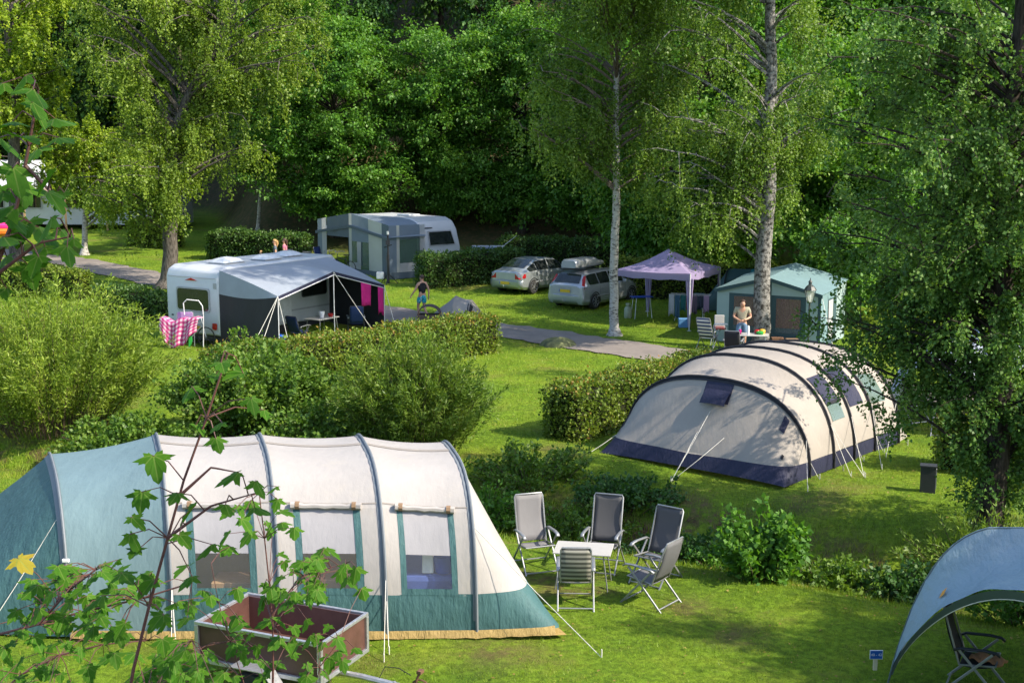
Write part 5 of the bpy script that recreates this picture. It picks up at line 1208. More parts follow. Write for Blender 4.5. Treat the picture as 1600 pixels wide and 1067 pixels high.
def far_caravan():
    Rr = Vector((-5.66, 58.67, 0)); Rr.z = H1(-5.66, 58.67)
    F = Fr(Rr, (-.65, .76))           # e runs towards the left end, n across to the caravan
    if F.n.dot(Vector((.76, .65, 0))) < 0: F.n = -F.n
    DP = 2.05
    Fb = Fr(F(0, DP, 0), (-.65, .76)); Fb.n = -F.n
    t = caravan('older white caravan with its front window showing beside the grey awning', Fb, [(0.05, .40), (0, .9), (.02, 1.35), (.30, 2.15), (.62, 2.52), (1.1, 2.68), (5.6, 2.68), (5.95, 2.3), (6.0, .5), (5.9, .40)], 2.15)
    FOOT.append([F(0, 0, 0)[:2], F(6.1, 0, 0)[:2], F(6.1, 4.2, 0)[:2], F(0, 4.2, 0)[:2]])
    # raked front window
    mb = MB(); P = lambda b, z: Fb(.02 + (z - 1.35) * .35, -b, z) - Fb.e * .02
    w_ = quad(mb, P(.30, 1.40), P(1.85, 1.40), P(1.78, 2.10), P(.37, 2.10)).build('front_window', 'caravan_trim', t, solid=.02)
    mb = MB(); PP = lambda b, z: P(b, z) - Fb.e * .03; o = quad(mb, PP(.36, 1.46), PP(1.79, 1.46), PP(1.72, 2.05), PP(.43, 2.05)).build('pane', 'dark_glass', w_, world=False); o.location = -Vector(t.location)
    mb = MB(); mb.prism([Fb(2.2, -.7, 2.685), Fb(3.2, -.7, 2.685), Fb(3.2, -1.4, 2.685), Fb(2.2, -1.4, 2.685)], (0, 0, .10)); mb.build('roof_hatch', 'hatch_white', t, bevel=.04)
    mb = MB(); quad(mb, *[P(b, z) - Fb.e * .004 + Vector((0, 0, 0)) for b, z in ((.15, 2.22), (.7, 2.22), (.7, 2.27), (.15, 2.27))]).build('lettering', 'cabinet_dark', t)
    a = thing('caravan_awning', 'full blue-grey awning tent with cream panels on the far caravan', 'awning', tuple(F(3, 0, 0)), wparts=True)
    L = 6.05
    def edge(u): return F(L * u, 0, 1.95 + .42 * (1 - abs(u - .52) / .52) if u < .52 else 1.95 + .42 * (1 - (u - .52) / .48))
    def roof(u, v):
        p = edge(u).lerp(F(L * u, DP, float(np.interp(u, [0, .05, .10, .17, .3], [1.93, 2.25, 2.48, 2.62, 2.68]))), v); p.z += .10 * math.sin(math.pi * v) * math.sin(math.pi * min(1, max(0, u))) ** .5; return p
    mb = MB(); mb.grid(roof, np.linspace(-.02, 1.02, 25), np.linspace(-.04, 1, 10)); mb.build('roof', 'awning_blue', a, smooth=True, sharp=60)
    mb = MB(); mb.grid(lambda u, w2: edge(u) + Vector((0, 0, -.14 * w2)) - F.n * .07, np.linspace(-.02, 1.02, 25), [0, 1]); mb.build('fascia', 'awning_band', a, smooth=True)
    def wall(nm, u0, u1, z0, z1, mat, off=0): 
        mb = MB(); mb.grid(lambda u, w2: F(L * u, -off, z0 + ((z1 or edge(u).z - .04) - z0) * w2) - F.n * .02 * math.sin(u * 40) * (1 - w2), np.linspace(u0, u1, 9), np.linspace(0, 1, 4)); return mb.build(nm, mat, a, smooth=True)
    wall('mud_band', 0, 1, 0, .30, 'awning_band', .01)
    wall('corner_panel', 0, .09, .30, None, 'awning_band'); wall('front_panel', .09, .27, .30, None, 'awning_wall'); wall('door_window', .27, .36, .30, 1.6, 'vinyl_green'); wall('window_top', .27, .50, 1.6, None, 'awning_blue')
    wall('rolled_door', .36, .42, .30, 1.6, 'curtain_white', .05); wall('front_window', .42, .50, .6, 1.6, 'vinyl_green'); wall('window_sill', .42, .50, .3, .6, 'curtain_white')
    wall('corner_panel', .50, .54, .30, None, 'awning_wall'); wall('doorway', .54, .86, 1.75, None, 'awning_band'); wall('side_curtain', .86, .93, .30, None, 'curtain_white', .03); wall('corner_panel', .93, 1, .30, None, 'awning_blue')
    def end(nm, v0, v1, z0, z1, mat, off=0): 
        mb = MB(); mb.grid(lambda v, w2: F(-off, DP * v, z0 + ((z1 or roof(0, v).z - .05) - z0) * w2), np.linspace(v0, v1, 7), np.linspace(0, 1, 4)); return mb.build(nm, mat, a, smooth=True)
    end('end_band', 0, 1, 0, .3, 'awning_band', .01); end('end_panel', 0, .22, .3, None, 'awning_blue'); end('end_panel', .22, .30, .3, None, 'awning_wall'); w_ = end('end_window', .30, .86, .72, 1.82, 'vinyl_green'); end('end_panel', .30, .86, 1.82, None, 'awning_blue')
    end('window_sill', .30, .86, .3, .72, 'curtain_white', .01); end('end_panel', .86, 1, .3, None, 'curtain_white', .02)
    # dark sheet standing in for the shaded inside of the awning
    mb = MB(); mb.grid(lambda u, v: F(L * u, 1.7, .02 + 1.9 * v), [0.02, .98], [0, 1]); mb.build('dark_interior_sheet', 'awning_teal_dark', a)
    rope('storm_strap', a, edge(0), F(-.9, -.9, 0), .012, 'rubber'); rope('storm_strap', a, edge(.5) + F.n * .3, edge(0) , .012, 'rubber')
    # furniture in front of it
    for k, (aa, bb, fc, sl, lb) in enumerate(((5.4, -1.7, (.6, .8), 'sling_striped', 'striped chair at the left corner of the far awning'), (4.1, -1.6, (.4, .9), 'sling_striped', 'dark striped chair before the open doorway of the far awning'), (4.8, -.5, (.7, -.4), 'sling_navy', 'navy chair inside the doorway of the far awning'))):
        q = F(aa, bb, 0); chair(lb, q.x, q.y, fc, sl, 'tube_dark', back=.2, h=1.05)
    q = F(2.3, -1.0, 0); bicycle('dark bicycle lying before the cream panel of the far awning', at(q.x, q.y), R(140), 'frame_dark')
    q = F(3.0, -1.2, 0); bicycle('black bicycle parked beside the doorway of the far awning', at(q.x, q.y), R(110), 'frame_dark')
    q = F(.35, -.25, 0); q = at(q.x, q.y); mb = MB(); mb.box(q + Vector((0, 0, .16)), (.34, .26, .32)); tag(mb.build('cool_box', 'white_plastic', bevel=.03), 'small white box at the near corner of the far awning', 'box')
far_caravan()
# mast with tripod foot in front of the far awning
p = G(607, 443); t = thing('tripod_mast', 'tall black mast on a tripod foot in front of the far awning', 'mast', tuple(p))
mb = MB(); mb.tube([(0, 0, 0), (0, 0, 1.3)], .06, 8); mb.tube([(0, 0, 1.3), (0, 0, 2.2)], .04, 8); mb.build('pole', 'frame_dark', t, smooth=True, world=False)
for k in range(3): mb = MB(); an = k * 2.09 + .4; mb.tube([(0, 0, .45), (.45 * math.cos(an), .45 * math.sin(an), 0)], .02, 6); mb.build('leg', 'frame_dark', t, world=False)
mb = MB(); mb.box((0, -.05, 1.85), (.18, .12, .2)); mb.tube([(-.18, 0, 1.62), (.18, 0, 1.75)], .02, 5); mb.build('clamp', 'frame_dark', t, world=False); mb = MB(); mb.lathe([(.05, 2.2), (.05, 2.35)], (0, 0, 0), 8); mb.build('mast_cap', 'white_plastic', t, world=False)
# rack of towels beside the far caravan
c = at(-.9, 60.6); t = thing('drying_rack', 'drying rack with light blue towels beside the far caravan', 'drying rack', tuple(c), wparts=True)
mb = MB()
for k in range(4): mb.tube([c + Vector((-1.0, .2 * k - .3, 1.25)), c + Vector((.55, .2 * k - .3, 1.25))], .008, 4)
for s in (-.8, .45): mb.tube([c + Vector((s, -.4, 0)), c + Vector((s, .3, 1.25))], .014, 5); mb.tube([c + Vector((s, .4, 0)), c + Vector((s, -.3, 1.25))], .014, 5)
mb.tube([c + Vector((.45, -.3, 1.25)), c + Vector((1.1, -.3, 1.75))], .014, 5); mb.build('frame', 'pole_white', t)
fabric('towel_blue', (.28, .33, .46), .9, .1, wr=.5, wscale=7)
garment('towel', 'left light blue towel on the rack beside the far caravan', c + Vector((-1.0, -.3, 1.26)), c + Vector((-.45, -.3, 1.26)), .75, 'towel_blue', 31, 'towel'); garment('towel', 'right light blue towel on the rack beside the far caravan', c + Vector((-.4, -.3, 1.26)), c + Vector((.2, -.3, 1.26)), .75, 'towel_blue', 32, 'towel'); garment('towel', 'pink and dark cloth at the end of the towel rack', c + Vector((.75, -.3, 1.2)), c + Vector((.98, -.3, 1.2)), .3, 'pink_towel', 33, 'towel')

# ------------------------------------------------------------------ green awning tent at the right
def green_awning():
    FL, FR = Vector((7.15, 44.3, 0)), Vector((10.35, 42.5, 0)); e = (FR - FL); L = e.length; F = Fr(Vector((FL.x, FL.y, H1(FL.x, FL.y))), (e.x, e.y))
    F.n = -F.n if F.n.y < 0 else F.n; DP = 3.1
    FOOT.append([F(0, 0, 0)[:2], F(L, 0, 0)[:2], F(L, DP, 0)[:2], F(0, DP, 0)[:2]])
    a = thing('awning_tent', 'green-grey frame awning tent behind the thick birch trunk', 'tent', tuple(F(L / 2, 0, 0)), wparts=True)
    def ez(u): return 1.86 + .48 * (1 - abs(u - .5) / .5)
    def roof(u, v): p = F(L * u, -.12 + (DP + .12) * v, ez(u) + .22 * v); p.z -= .03 * math.sin(math.pi * v); return p
    mb = MB(); mb.grid(roof, np.linspace(-.02, 1.02, 17), np.linspace(0, 1, 9)); mb.build('roof', 'awning_teal', a, smooth=True, sharp=25)
    mb = MB(); mb.grid(lambda u, w2: roof(u, 0) - Vector((0, 0, .13 * w2)), np.linspace(-.02, 1.02, 17), [0, 1]); mb.build('fascia', 'awning_teal_dark', a)
    def wall(nm, u0, u1, z0, z1, mat, off=0, par=None):
        mb = MB(); mb.grid(lambda u, w2: F(L * u, -off, z0 + ((z1 if z1 else ez(u) - .03) - z0) * w2), np.linspace(u0, u1, 8), np.linspace(0, 1, 4)); o = mb.build(nm, mat, par or a, smooth=True, world=par is None)
        if par: o.location = -Vector(a.location)
        return o
    wall('corner_panel', 0, .12, 0, None, 'awning_teal_wall'); wall('gable_panel', .12, .45, 1.72, None, 'awning_teal_wall'); wall('gable_panel', .53, .86, 1.72, None, 'awning_teal_wall'); wall('corner_panel', .86, .97, 0, None, 'awning_teal_wall'); wall('corner_post', .97, 1, 0, None, 'awning_teal_dark')
    wall('centre_post', .45, .53, 0, None, 'awning_teal_dark', .01)
    for u0, u1 in ((.12, .45), (.53, .86)):
        w_ = wall('window', u0, u1, .25, 1.72, 'awning_teal_dark'); wall('curtain', u0 + .05, u1 - .05, .62, 1.62, 'curtain_brown', .015, w_); wall('pane', u0 + .05, u1 - .05, .45, 1.62, 'vinyl', .03, w_); wall('mud_band', u0, u1, 0, .25, 'awning_teal_dark')
    def side(nm, v0, v1, z0, z1, mat, off=0, par=None):
        mb = MB(); mb.grid(lambda v, w2: F(L + off, DP * v, z0 + ((z1 if z1 else 1.84 + .22 * v) - z0) * w2) + F.e * .02 * math.sin(v * 30) * (1 - w2), np.linspace(v0, v1, 12), np.linspace(0, 1, 4)); o = mb.build(nm, mat, par or a, smooth=True, world=par is None)
        if par: o.location = -Vector(a.location)
        return o
    side('side_wall', 0, .25, 0, None, 'awning_teal'); side('side_wall', .25, .62, 1.6, None, 'awning_teal'); side('side_wall', .62, 1, 0, None, 'awning_teal_wall')
    w_ = side('side_window', .25, .62, 0, 1.6, 'awning_teal_dark'); side('curtain', .28, .45, .2, 1.55, 'curtain_white', .02, w_)
    mb = MB(); quad(mb, F(0, DP, 0), F(L, DP, 0), F(L, DP, 2.0), F(L / 2, DP, 2.5), F(0, DP, 2.0)).build('rear_wall', 'awning_teal', a)
    mb = MB(); mb.grid(lambda v, w2: F(0, DP * v, (1.84 + .22 * v) * w2), [0, 1], [0, 1]); mb.build('side_wall', 'awning_teal', a)
    for i, u in enumerate((.62, .76)):
        mb = MB(); q = F(L * u, -.25, .0); q.z = H1(q.x, q.y); mb.box(q + Vector((0, 0, .22)), (.42, .25, .42)); tag(mb.build('storage_box', 'rust' if i == 0 else 'brown_tie', bevel=.02), ['reddish box at the foot of the green awning window', 'brown box beside the reddish one at the green awning'][i], 'box')
    rope('guy_rope', a, F(L, 0, 1.84), F(L + .8, -1.0, 0), .008)
green_awning()
# table, chairs and tableware of the man at the green awning
p = G(1172, 556); zt = p.z + .72; table('white camping table set with colourful tableware beside the standing person', p.x, p.y, R(-12), 1.15, .65, .72)
for dx, dy, r, h, m_, lb in ((-.35, 0, .05, .16, 'pink_towel', 'pink bottle on the white table before the standing person'), (-.1, -.1, .045, .30, 'white_plastic', 'tall white bottle on the white table'), (.30, .0, .13, .10, 'green_cloth', 'green bowl on the white table'), (.40, .12, .11, .15, 'yellow_plastic', 'yellow bowl on the white table'), (.24, .16, .10, .13, 'red_lamp', 'red bowl on the white table')):
    mb = MB(); mb.lathe([(r * .8, 0), (r, h * .6), (r * .8, h * .9), (r * .5, h)], (p.x + dx, p.y + dy, zt), 10); tag(mb.build('tableware', m_, smooth=True), lb, 'tableware')
q = G(1107, 545); chair('navy and white striped folding chair beside the white table', q.x, q.y, (.5, .85), 'sling_navy_white', back=.35, h=1.12)
q = G(1146, 560); chair('black folding chair with its back to the camera at the white table', q.x, q.y, (.35, .9), 'sling_black', back=.16, h=.95)
q = G(1124, 541); t = thing('high_chair', 'white high chair with a red and white seat pad behind the striped chair', 'high chair', tuple(q))
for sx in (-1, 1):
    for sy in (-1, 1): mb = MB(); mb.tube([(sx * .27, sy * .25, 0), (sx * .18, sy * .16, .72)], .014, 6); mb.build('leg', 'pole_white', t, world=False)
mb = MB(); mb.box((0, 0, .62), (.36, .34, .05)); mb.build('seat', 'red_lamp', t, world=False, bevel=.02); mb = MB(); mb.box((0, .16, .85), (.34, .05, .42)); mb.build('backrest', 'table_white', t, world=False, bevel=.02); mb = MB(); mb.box((0, -.24, .80), (.44, .26, .03)); mb.build('tray', 'white_plastic', t, world=False, bevel=.01)

# ------------------------------------------------------------------ cars
def paint(name, col):
    m, n, p = nodes(name); p.inputs['Metallic'].default_value = .55; p.inputs['Roughness'].default_value = .36; p.inputs['Coat Weight'].default_value = .6; p.inputs['Coat Roughness'].default_value = .06
    n.links.new(ramp(n, [(.3, tuple(c * .88 for c in col)), (.7, col)], noise(n, 3, 5)), p.inputs['Base Color'])
paint('silver_green', (.36, .40, .42)); paint('silver_blue', (.46, .49, .53)); paint('box_silver', (.40, .43, .46))
def car(label, p, ang, st, paintm, rglass, roofbox=False, win=()):
    t = thing('parked_car', label, 'car', tuple(p), ang)
    xs = [s[0] for s in st]
    def at_x(x): return [float(np.interp(x, xs, [s[k] for s in st])) for k in range(1, 6)]
    def sec(x):
        zb, zs, zt, wb, wt = at_x(x)
        return [(0, zb), (.88 * wb, zb), (wb * .985, zb + .12), (wb, (zb + zs) / 2 + .05), (wb * .965, zs), (wt, zt - .045), (wt - .09, zt), (0, zt + .012)]
    X = sorted(set(list(np.linspace(xs[0], xs[-1], 40)) + xs)); rows = []
    for x in X: h = sec(x); rows.append([(x, y, z) for y, z in h] + [(x, -y, z) for y, z in h[-2:0:-1]])
    k = len(rows[0]); mb = MB(); V = [v for r_ in rows for v in r_]
    mb.add(V, [(i * k + j, i * k + (j + 1) % k, (i + 1) * k + (j + 1) % k, (i + 1) * k + j) for i in range(len(X) - 1) for j in range(k)] + [tuple(range(k)), tuple((len(X) - 1) * k + j for j in range(k))[::-1]])
    body = mb.build('body', paintm, t, smooth=True, world=False, sharp=28)
    for s in (-1, 1):
        for x0, x1 in win:
            mb = MB(); n = 6; V = []
            for i in range(n + 1):
                x = x0 + (x1 - x0) * i / n; h = sec(x); a, b = h[4], h[5]
                for f in (.10, .93): V.append((x, s * (a[0] + (b[0] - a[0]) * f + .008), a[1] + (b[1] - a[1]) * f + .004))
            mb.add(V, [(2 * i, 2 * i + 2, 2 * i + 3, 2 * i + 1) for i in range(n)]); mb.build('side_window', 'dark_glass', t, world=False)
    for nm, (x0, x1) in (('rear_window', rglass), ('windscreen', (2.82, 3.38))):
        mb = MB(); V = []
        for i in range(7):
            x = x0 + (x1 - x0) * i / 6; h = sec(x); w2 = h[6][0] + .02
            for f in (-1, -.5, 0, .5, 1): V.append((x - (.012 if nm == 'rear_window' else -.012), f * w2, h[6][1] + .012 * (1 - abs(f)) + .012))
        mb.add(V, [(i * 5 + j, i * 5 + j + 1, (i + 1) * 5 + j + 1, (i + 1) * 5 + j) for i in range(6) for j in range(4)]); mb.build(nm, 'dark_glass', t, smooth=True, world=False)
    for x in (.86, 3.62):
        for s in (-1, 1):
            wb = at_x(x)[3]; Y = s * (wb - .085)
            mb = MB(); mb.lathe([(.19, -.10), (.30, -.10), (.325, -.05), (.325, .06), (.30, .10), (.19, .10)], (x, Y, .32), 22, 'Y'); wl = mb.build('wheel', 'rubber', t, smooth=True, world=False)
            mb = MB()
            for q in range(7): an = q * 6.2832 / 7; mb.bar((x + .04 * math.cos(an), Y + s * .095, .32 + .04 * math.sin(an)), (x + .205 * math.cos(an), Y + s * .10, .32 + .205 * math.sin(an)), .04, .02)
            mb.lathe([(.195, .085 * s), (.215, .108 * s), (.222, .085 * s)], (x, Y, .32), 22, 'Y', cap=False); mb.lathe([(.05, .09 * s), (.05, .112 * s)], (x, Y, .32), 10, 'Y'); mb.build('rim', 'alloy', wl, world=False)
            mb = MB(); mb.lathe([(.03, .07 * s), (.20, .07 * s), (.2, .075 * s)], (x, Y, .32), 16, 'Y'); mb.build('brake_disc', 'cabinet_dark', wl, world=False)
            mb = MB(); V = []
            for q in range(15):
                an = math.pi * (-.06 + 1.12 * q / 14); V += [(x + .335 * math.cos(an), s * (wb + .004), .32 + .335 * math.sin(an)), (x + .385 * math.cos(an), s * (wb + .010), .32 + .385 * math.sin(an)), (x + .33 * math.cos(an), s * (wb - .12), .32 + .33 * math.sin(an))]
            mb.add(V, [(3 * q, 3 * q + 3, 3 * q + 4, 3 * q + 1) for q in range(14)] + [(3 * q + 2, 3 * q + 5, 3 * q + 3, 3 * q) for q in range(14)]); mb.build('wheel_well_shade', 'cabinet_dark', t, world=False)  # dark ring standing for the shaded wheel well; the body has no hole
    for s in (-1, 1):
        for x in ([w_[0] - .03 for w_ in win[1:]] + [win[-1][1] + .06]):
            mb = MB(); h = sec(x); V = []
            for (y, z) in ((h[2][0], h[2][1] + .03), h[3], h[4]): V += [(x - .007, s * (y + .003), z), (x + .007, s * (y + .003), z)]
            mb.add(V, [(0, 1, 3, 2), (2, 3, 5, 4)]); mb.build('door_gap', 'frame_dark', t, world=False)
        for x in (win[1][0] + .14, win[2][0] + .14): y = at_x(x)[3]; mb = MB(); mb.box((x, s * (y + .008), .80), (.17, .03, .03)); mb.build('door_handle', paintm, t, world=False, bevel=.008)
        x = win[-1][1] - .12; y = at_x(x)[3]; mb = MB(); mb.box((x, s * (y + .08), .98), (.10, .18, .13)); mb.build('wing_mirror', paintm, t, world=False, bevel=.03)
        y = at_x(2)[3]; mb = MB(); mb.box((2.1, s * (y + .002), .52), (2.3, .018, .05)); mb.build('side_trim', 'caravan_trim', t, world=False, bevel=.006)
    return t, sec, at_x
ST1 = [(0, .36, .84, .93, .70, .62), (.07, .26, .90, .99, .82, .68), (.35, .21, .95, 1.04, .875, .68), (.52, .20, .955, 1.09, .885, .66), (1.25, .19, .95, 1.42, .895, .60), (2.1, .19, .935, 1.46, .90, .60), (2.75, .19, .92, 1.40, .90, .60), (3.45, .20, .89, 1.00, .885, .72), (4.15, .22, .78, .86, .86, .70), (4.5, .26, .64, .70, .78, .6), (4.6, .36, .52, .58, .66, .55)]
def rear_kit(t, wb, zl, est, zplate):
    lights = []
    for s in (-1, 1):
        mb = MB()
        if est: mb.prism([(.10, s * .60, .86), (.045, s * .74, .80), (.16, s * .845, .86), (.44, s * .70, 1.36), (.40, s * .62, 1.34)], (-.03, s * .012, 0))
        else: mb.prism([(.02, s * .50, .68), (.02, s * .74, .68), (.30, s * .885, .74), (.30, s * .87, .90), (.05, s * .70, .92), (.02, s * .50, .90)], (-.03, s * .012, .0))
        mb.build('tail_lamp', 'red_lamp', t, world=False)
    mb = MB(); V = []
    for q in range(11): y = -.86 + 1.72 * q / 10; x = -.06 + .14 * abs(y / .86) ** 3; V += [(x + .08, y, .64), (x, y, .58), (x, y, .42), (x + .07, y, .26)]
    mb.add(V, [(4 * q + j, 4 * q + 4 + j, 4 * q + 5 + j, 4 * q + 1 + j) for q in range(10) for j in range(3)]); mb.build('rear_bumper', mats_[t.name], t, smooth=True, world=False, solid=.02)
    mb = MB(); mb.box((-.03 if zplate > .6 else -.075, 0, zplate), (.012, .52, .115)); pl = mb.build('number_plate', 'plate_yellow', t, world=False); mb = MB(); mb.box((-.032 if zplate > .6 else -.077, .24, zplate), (.012, .045, .11)); mb.build('country_strip', 'sign_blue', pl, world=False)
    mb = MB(); mb.tube([(.1, 0, .34), (-.12, 0, .32), (-.16, 0, .38)], .022, 6); mb.lathe([(.028, -.02), (.028, .03)], (-.16, 0, .40), 8); mb.build('tow_hook', 'galvanised', t, world=False)
    mb = MB(); mb.box((-.012, 0, zplate + .12), (.014, .60, .03)); mb.build('boot_handle', 'caravan_trim', t, world=False)
mats_ = {}
p1 = Vector((-.28, 54.6, H1(-.28, 54.6))); c1_, sec1, ax1 = car('silver hatchback parked by the dark hedge', p1, math.atan2(.8, .6), ST1, 'silver_green', (.56, 1.22), win=((.62, 1.14), (1.2, 2.02), (2.1, 3.05)))
mats_[c1_.name] = 'silver_green'; rear_kit(c1_, .88, .8, False, .50)
ST2 = [(0, .36, .90, .97, .72, .66), (.05, .26, .94, 1.0, .82, .70), (.12, .22, .95, 1.05, .86, .68), (.42, .20, .955, 1.40, .885, .60), (.75, .19, .95, 1.46, .89, .61), (2.0, .19, .93, 1.50, .895, .61), (2.75, .19, .92, 1.43, .895, .61), (3.4, .20, .90, 1.02, .885, .72), (4.1, .22, .80, .88, .86, .70), (4.4, .26, .64, .70, .78, .6), (4.5, .36, .52, .58, .66, .55)]
p2 = Vector((2.1, 50.55, H1(2.1, 50.55))); c2_, sec2, ax2 = car('silver-blue estate car with a roof box beside the slender birch', p2, math.atan2(.8, .6), ST2, 'silver_blue', (.13, .41), win=((.52, 1.2), (1.26, 2.02), (2.1, 3.05)))
mats_[c2_.name] = 'silver_blue'; rear_kit(c2_, .88, .8, True, .76)
for s in (-1, 1): mb = MB(); mb.tube([(.5, s * .56, 1.45), (.6, s * .56, 1.51), (2.5, s * .56, 1.53), (2.7, s * .56, 1.45)], .016, 6); mb.build('roof_rail', 'alloy', c2_, world=False)
t = thing('roof_box', 'grey roof box carried on the estate car', 'roof box', tuple(p2 + Vector((0, 0, 1.50))), math.atan2(.8, .6))
def rb(u, v):
    a = v * 2 * math.pi; x = .25 + 2.0 * u; tp = min(1, 1.15 - .5 * max(0, u - .55)) * (1 if u > .06 else .86) ; wy = .40 * tp; hz = .27 * (1 if .06 < u < .75 else .8 if u <= .06 else .8 - 1.6 * (u - .75))
    c, s = math.cos(a), math.sin(a); return (x, wy * math.copysign(abs(c) ** .45, c),   .22 + hz * math.copysign(abs(s) ** .5, s) * (1 if s > 0 else .35))
mb = MB(); mb.grid(rb, np.linspace(0, 1, 16), np.linspace(0, 1, 25)); n_ = 25; mb.f += [tuple(range(24))[::-1], tuple(15 * n_ + j for j in range(24))]; mb.m += [0, 0]; mb.build('shell', 'box_silver', t, smooth=True, world=False, sharp=50)
mb = MB()
for x in (.7, 1.6): mb.box((x, 0, .06), (.06, 1.1, .05))
mb.build('crossbars', 'frame_dark', t, world=False)

# ------------------------------------------------------------------ far left: long white awning roof, pink and orange boat
def left_house():
    F = Fr(at(-36, 80), (1, -.08)); F.n = -F.n if F.n.y < 0 else F.n
    t = thing('static_caravan', 'long white static caravan with a pale sloping roof behind the limes', 'caravan', tuple(F.O), wparts=True); L = 15.5
    mb = MB(); mb.prism([F(0, 0, .3), F(L, 0, .3), F(L, 0, 2.5), F(0, 0, 2.5)], F.n * 3); mb.build('wall', 'caravan_white', t)
    mb = MB(); mb.prism([F(-.4, -.9, 2.45), F(-.4, -.9, 2.55), F(-.4, 1.6, 4.2), F(-.4, 4, 2.6), F(-.4, 4, 2.5), F(-.4, 1.6, 4.05)], F.e * (L + .8)); mb.build('roof', 'hatch_white', t)
    for k in range(6):
        w_ = rpanel(F, 'n', .8 + 2.4 * k, 2.2 + 2.4 * k, 1.25, 2.2, 0, 0, -.04, .05).build('window', 'caravan_trim', t); o = rpanel(F, 'n', .88 + 2.4 * k, 2.12 + 2.4 * k, 1.33, 2.12, 0, -.035, -.015, .04).build('pane', 'dark_glass', w_, world=False); o.location = -Vector(t.location)
    mb = MB(); mb.prism([F(-.4, -.95, 2.32), F(L + .4, -.95, 2.32), F(L + .4, -.95, 2.56), F(-.4, -.95, 2.56)], F.n * .04); mb.build('eaves_board', 'eaves_sunlit', t)
    for k in range(6): mb = MB(); mb.box(F(1 + k * 2.6, -.8, 1.2), (.10, .10, 2.4)); mb.build('veranda_post', 'wood_tan', t)
simple('eaves_sunlit', (.62, .42, .34), .6)  # pink of the sunlit roof edge put into the board's colour
left_house()
simple('boat_pink', (.70, .03, .22), .4); simple('boat_orange', (.75, .18, .02), .4); simple('boat_yellow', (.6, .45, .03), .4)
c = G(6, 376); t = thing('inflatable_boat', 'pink and orange inflatable boat at the left edge beside the lane', 'boat', tuple(c), wparts=True)
def ring(z, sc, r, m_, nm):
    mb = MB(); P = [c + Vector((-.3 + 1.25 * sc * math.copysign(abs(math.cos(k * .2618)) ** .7, math.cos(k * .2618)), .7 * sc * math.sin(k * .2618), z)) for k in range(25)]; mb.tube(P, r, 8, cap=False); mb.build(nm, m_, t, smooth=True)
ring(.55, 1.0, .20, 'boat_orange', 'lower_tube'); ring(.86, .86, .20, 'boat_pink', 'upper_tube'); ring(.25, .8, .16, 'boat_yellow', 'bottom_tube')
mb = MB(); mb.box(c + Vector((-.3, 0, .5)), (1.9, .9, .06)); mb.build('floor', 'boat_pink', t)

# ------------------------------------------------------------------ behind the ivy-clad tree
fabric('shelter_white', (.50, .55, .66), .5, .2, wr=.5)
def white_shelter():
    A = at(9.35, 31.6); K = Vector((11.7, 31.9, A.z + 2.35)); t = thing('beach_shelter', 'white and pale blue shelter half hidden behind the ivy-clad tree', 'shelter', tuple(A), wparts=True)
    C = [A, at(11.4, 29.3), at(14.0, 32.2), at(12.0, 34.3)]
    for i in range(4):
        F_, E = C[i], C[(i + 1) % 4]
        def pole(f, s): p = f.lerp(K, s); p.z = f.z + (K.z - f.z) * (1 - (1 - s) ** 2.4); return p
        def sf(a, b):
            h = F_.lerp(E, a); h.z += 1.75 * math.sin(math.pi * a) ** .6; s0 = min(a, 1 - a) * 2; return h.lerp(pole(F_ if a < .5 else E, s0), b)
        mb = MB(); mb.grid(sf, np.linspace(0, 1, 25), np.linspace(0, 1, 6)); mb.build('canopy_panel', 'shelter_white', t, smooth=True)
        mb = MB(); mb.tube([pole(F_, s) for s in np.linspace(0, 1, 12)], [.10 - .06 * s for s in np.linspace(0, 1, 12)], 6); mb.build('leg_sleeve', 'shelter_white', t, smooth=True)
        mb = MB(); mb.lathe([(.18, 0), (.20, .12), (.10, .24)], tuple(F_), 9); mb.build('sandbag', 'shelter_white', t, smooth=True)
white_shelter()
q = at(10.2, 31.9); chair('black folding chair under the white shelter', q.x, q.y, (.4, -.9), 'sling_black', back=.2, h=1.15)
fabric('sling_red', (.42, .02, .03), .7, .1); q = at(10.45, 30.2); chair('red low chair beside the ivy-clad trunk', q.x, q.y, (-.4, -.9), 'sling_red', back=.2, h=.8)
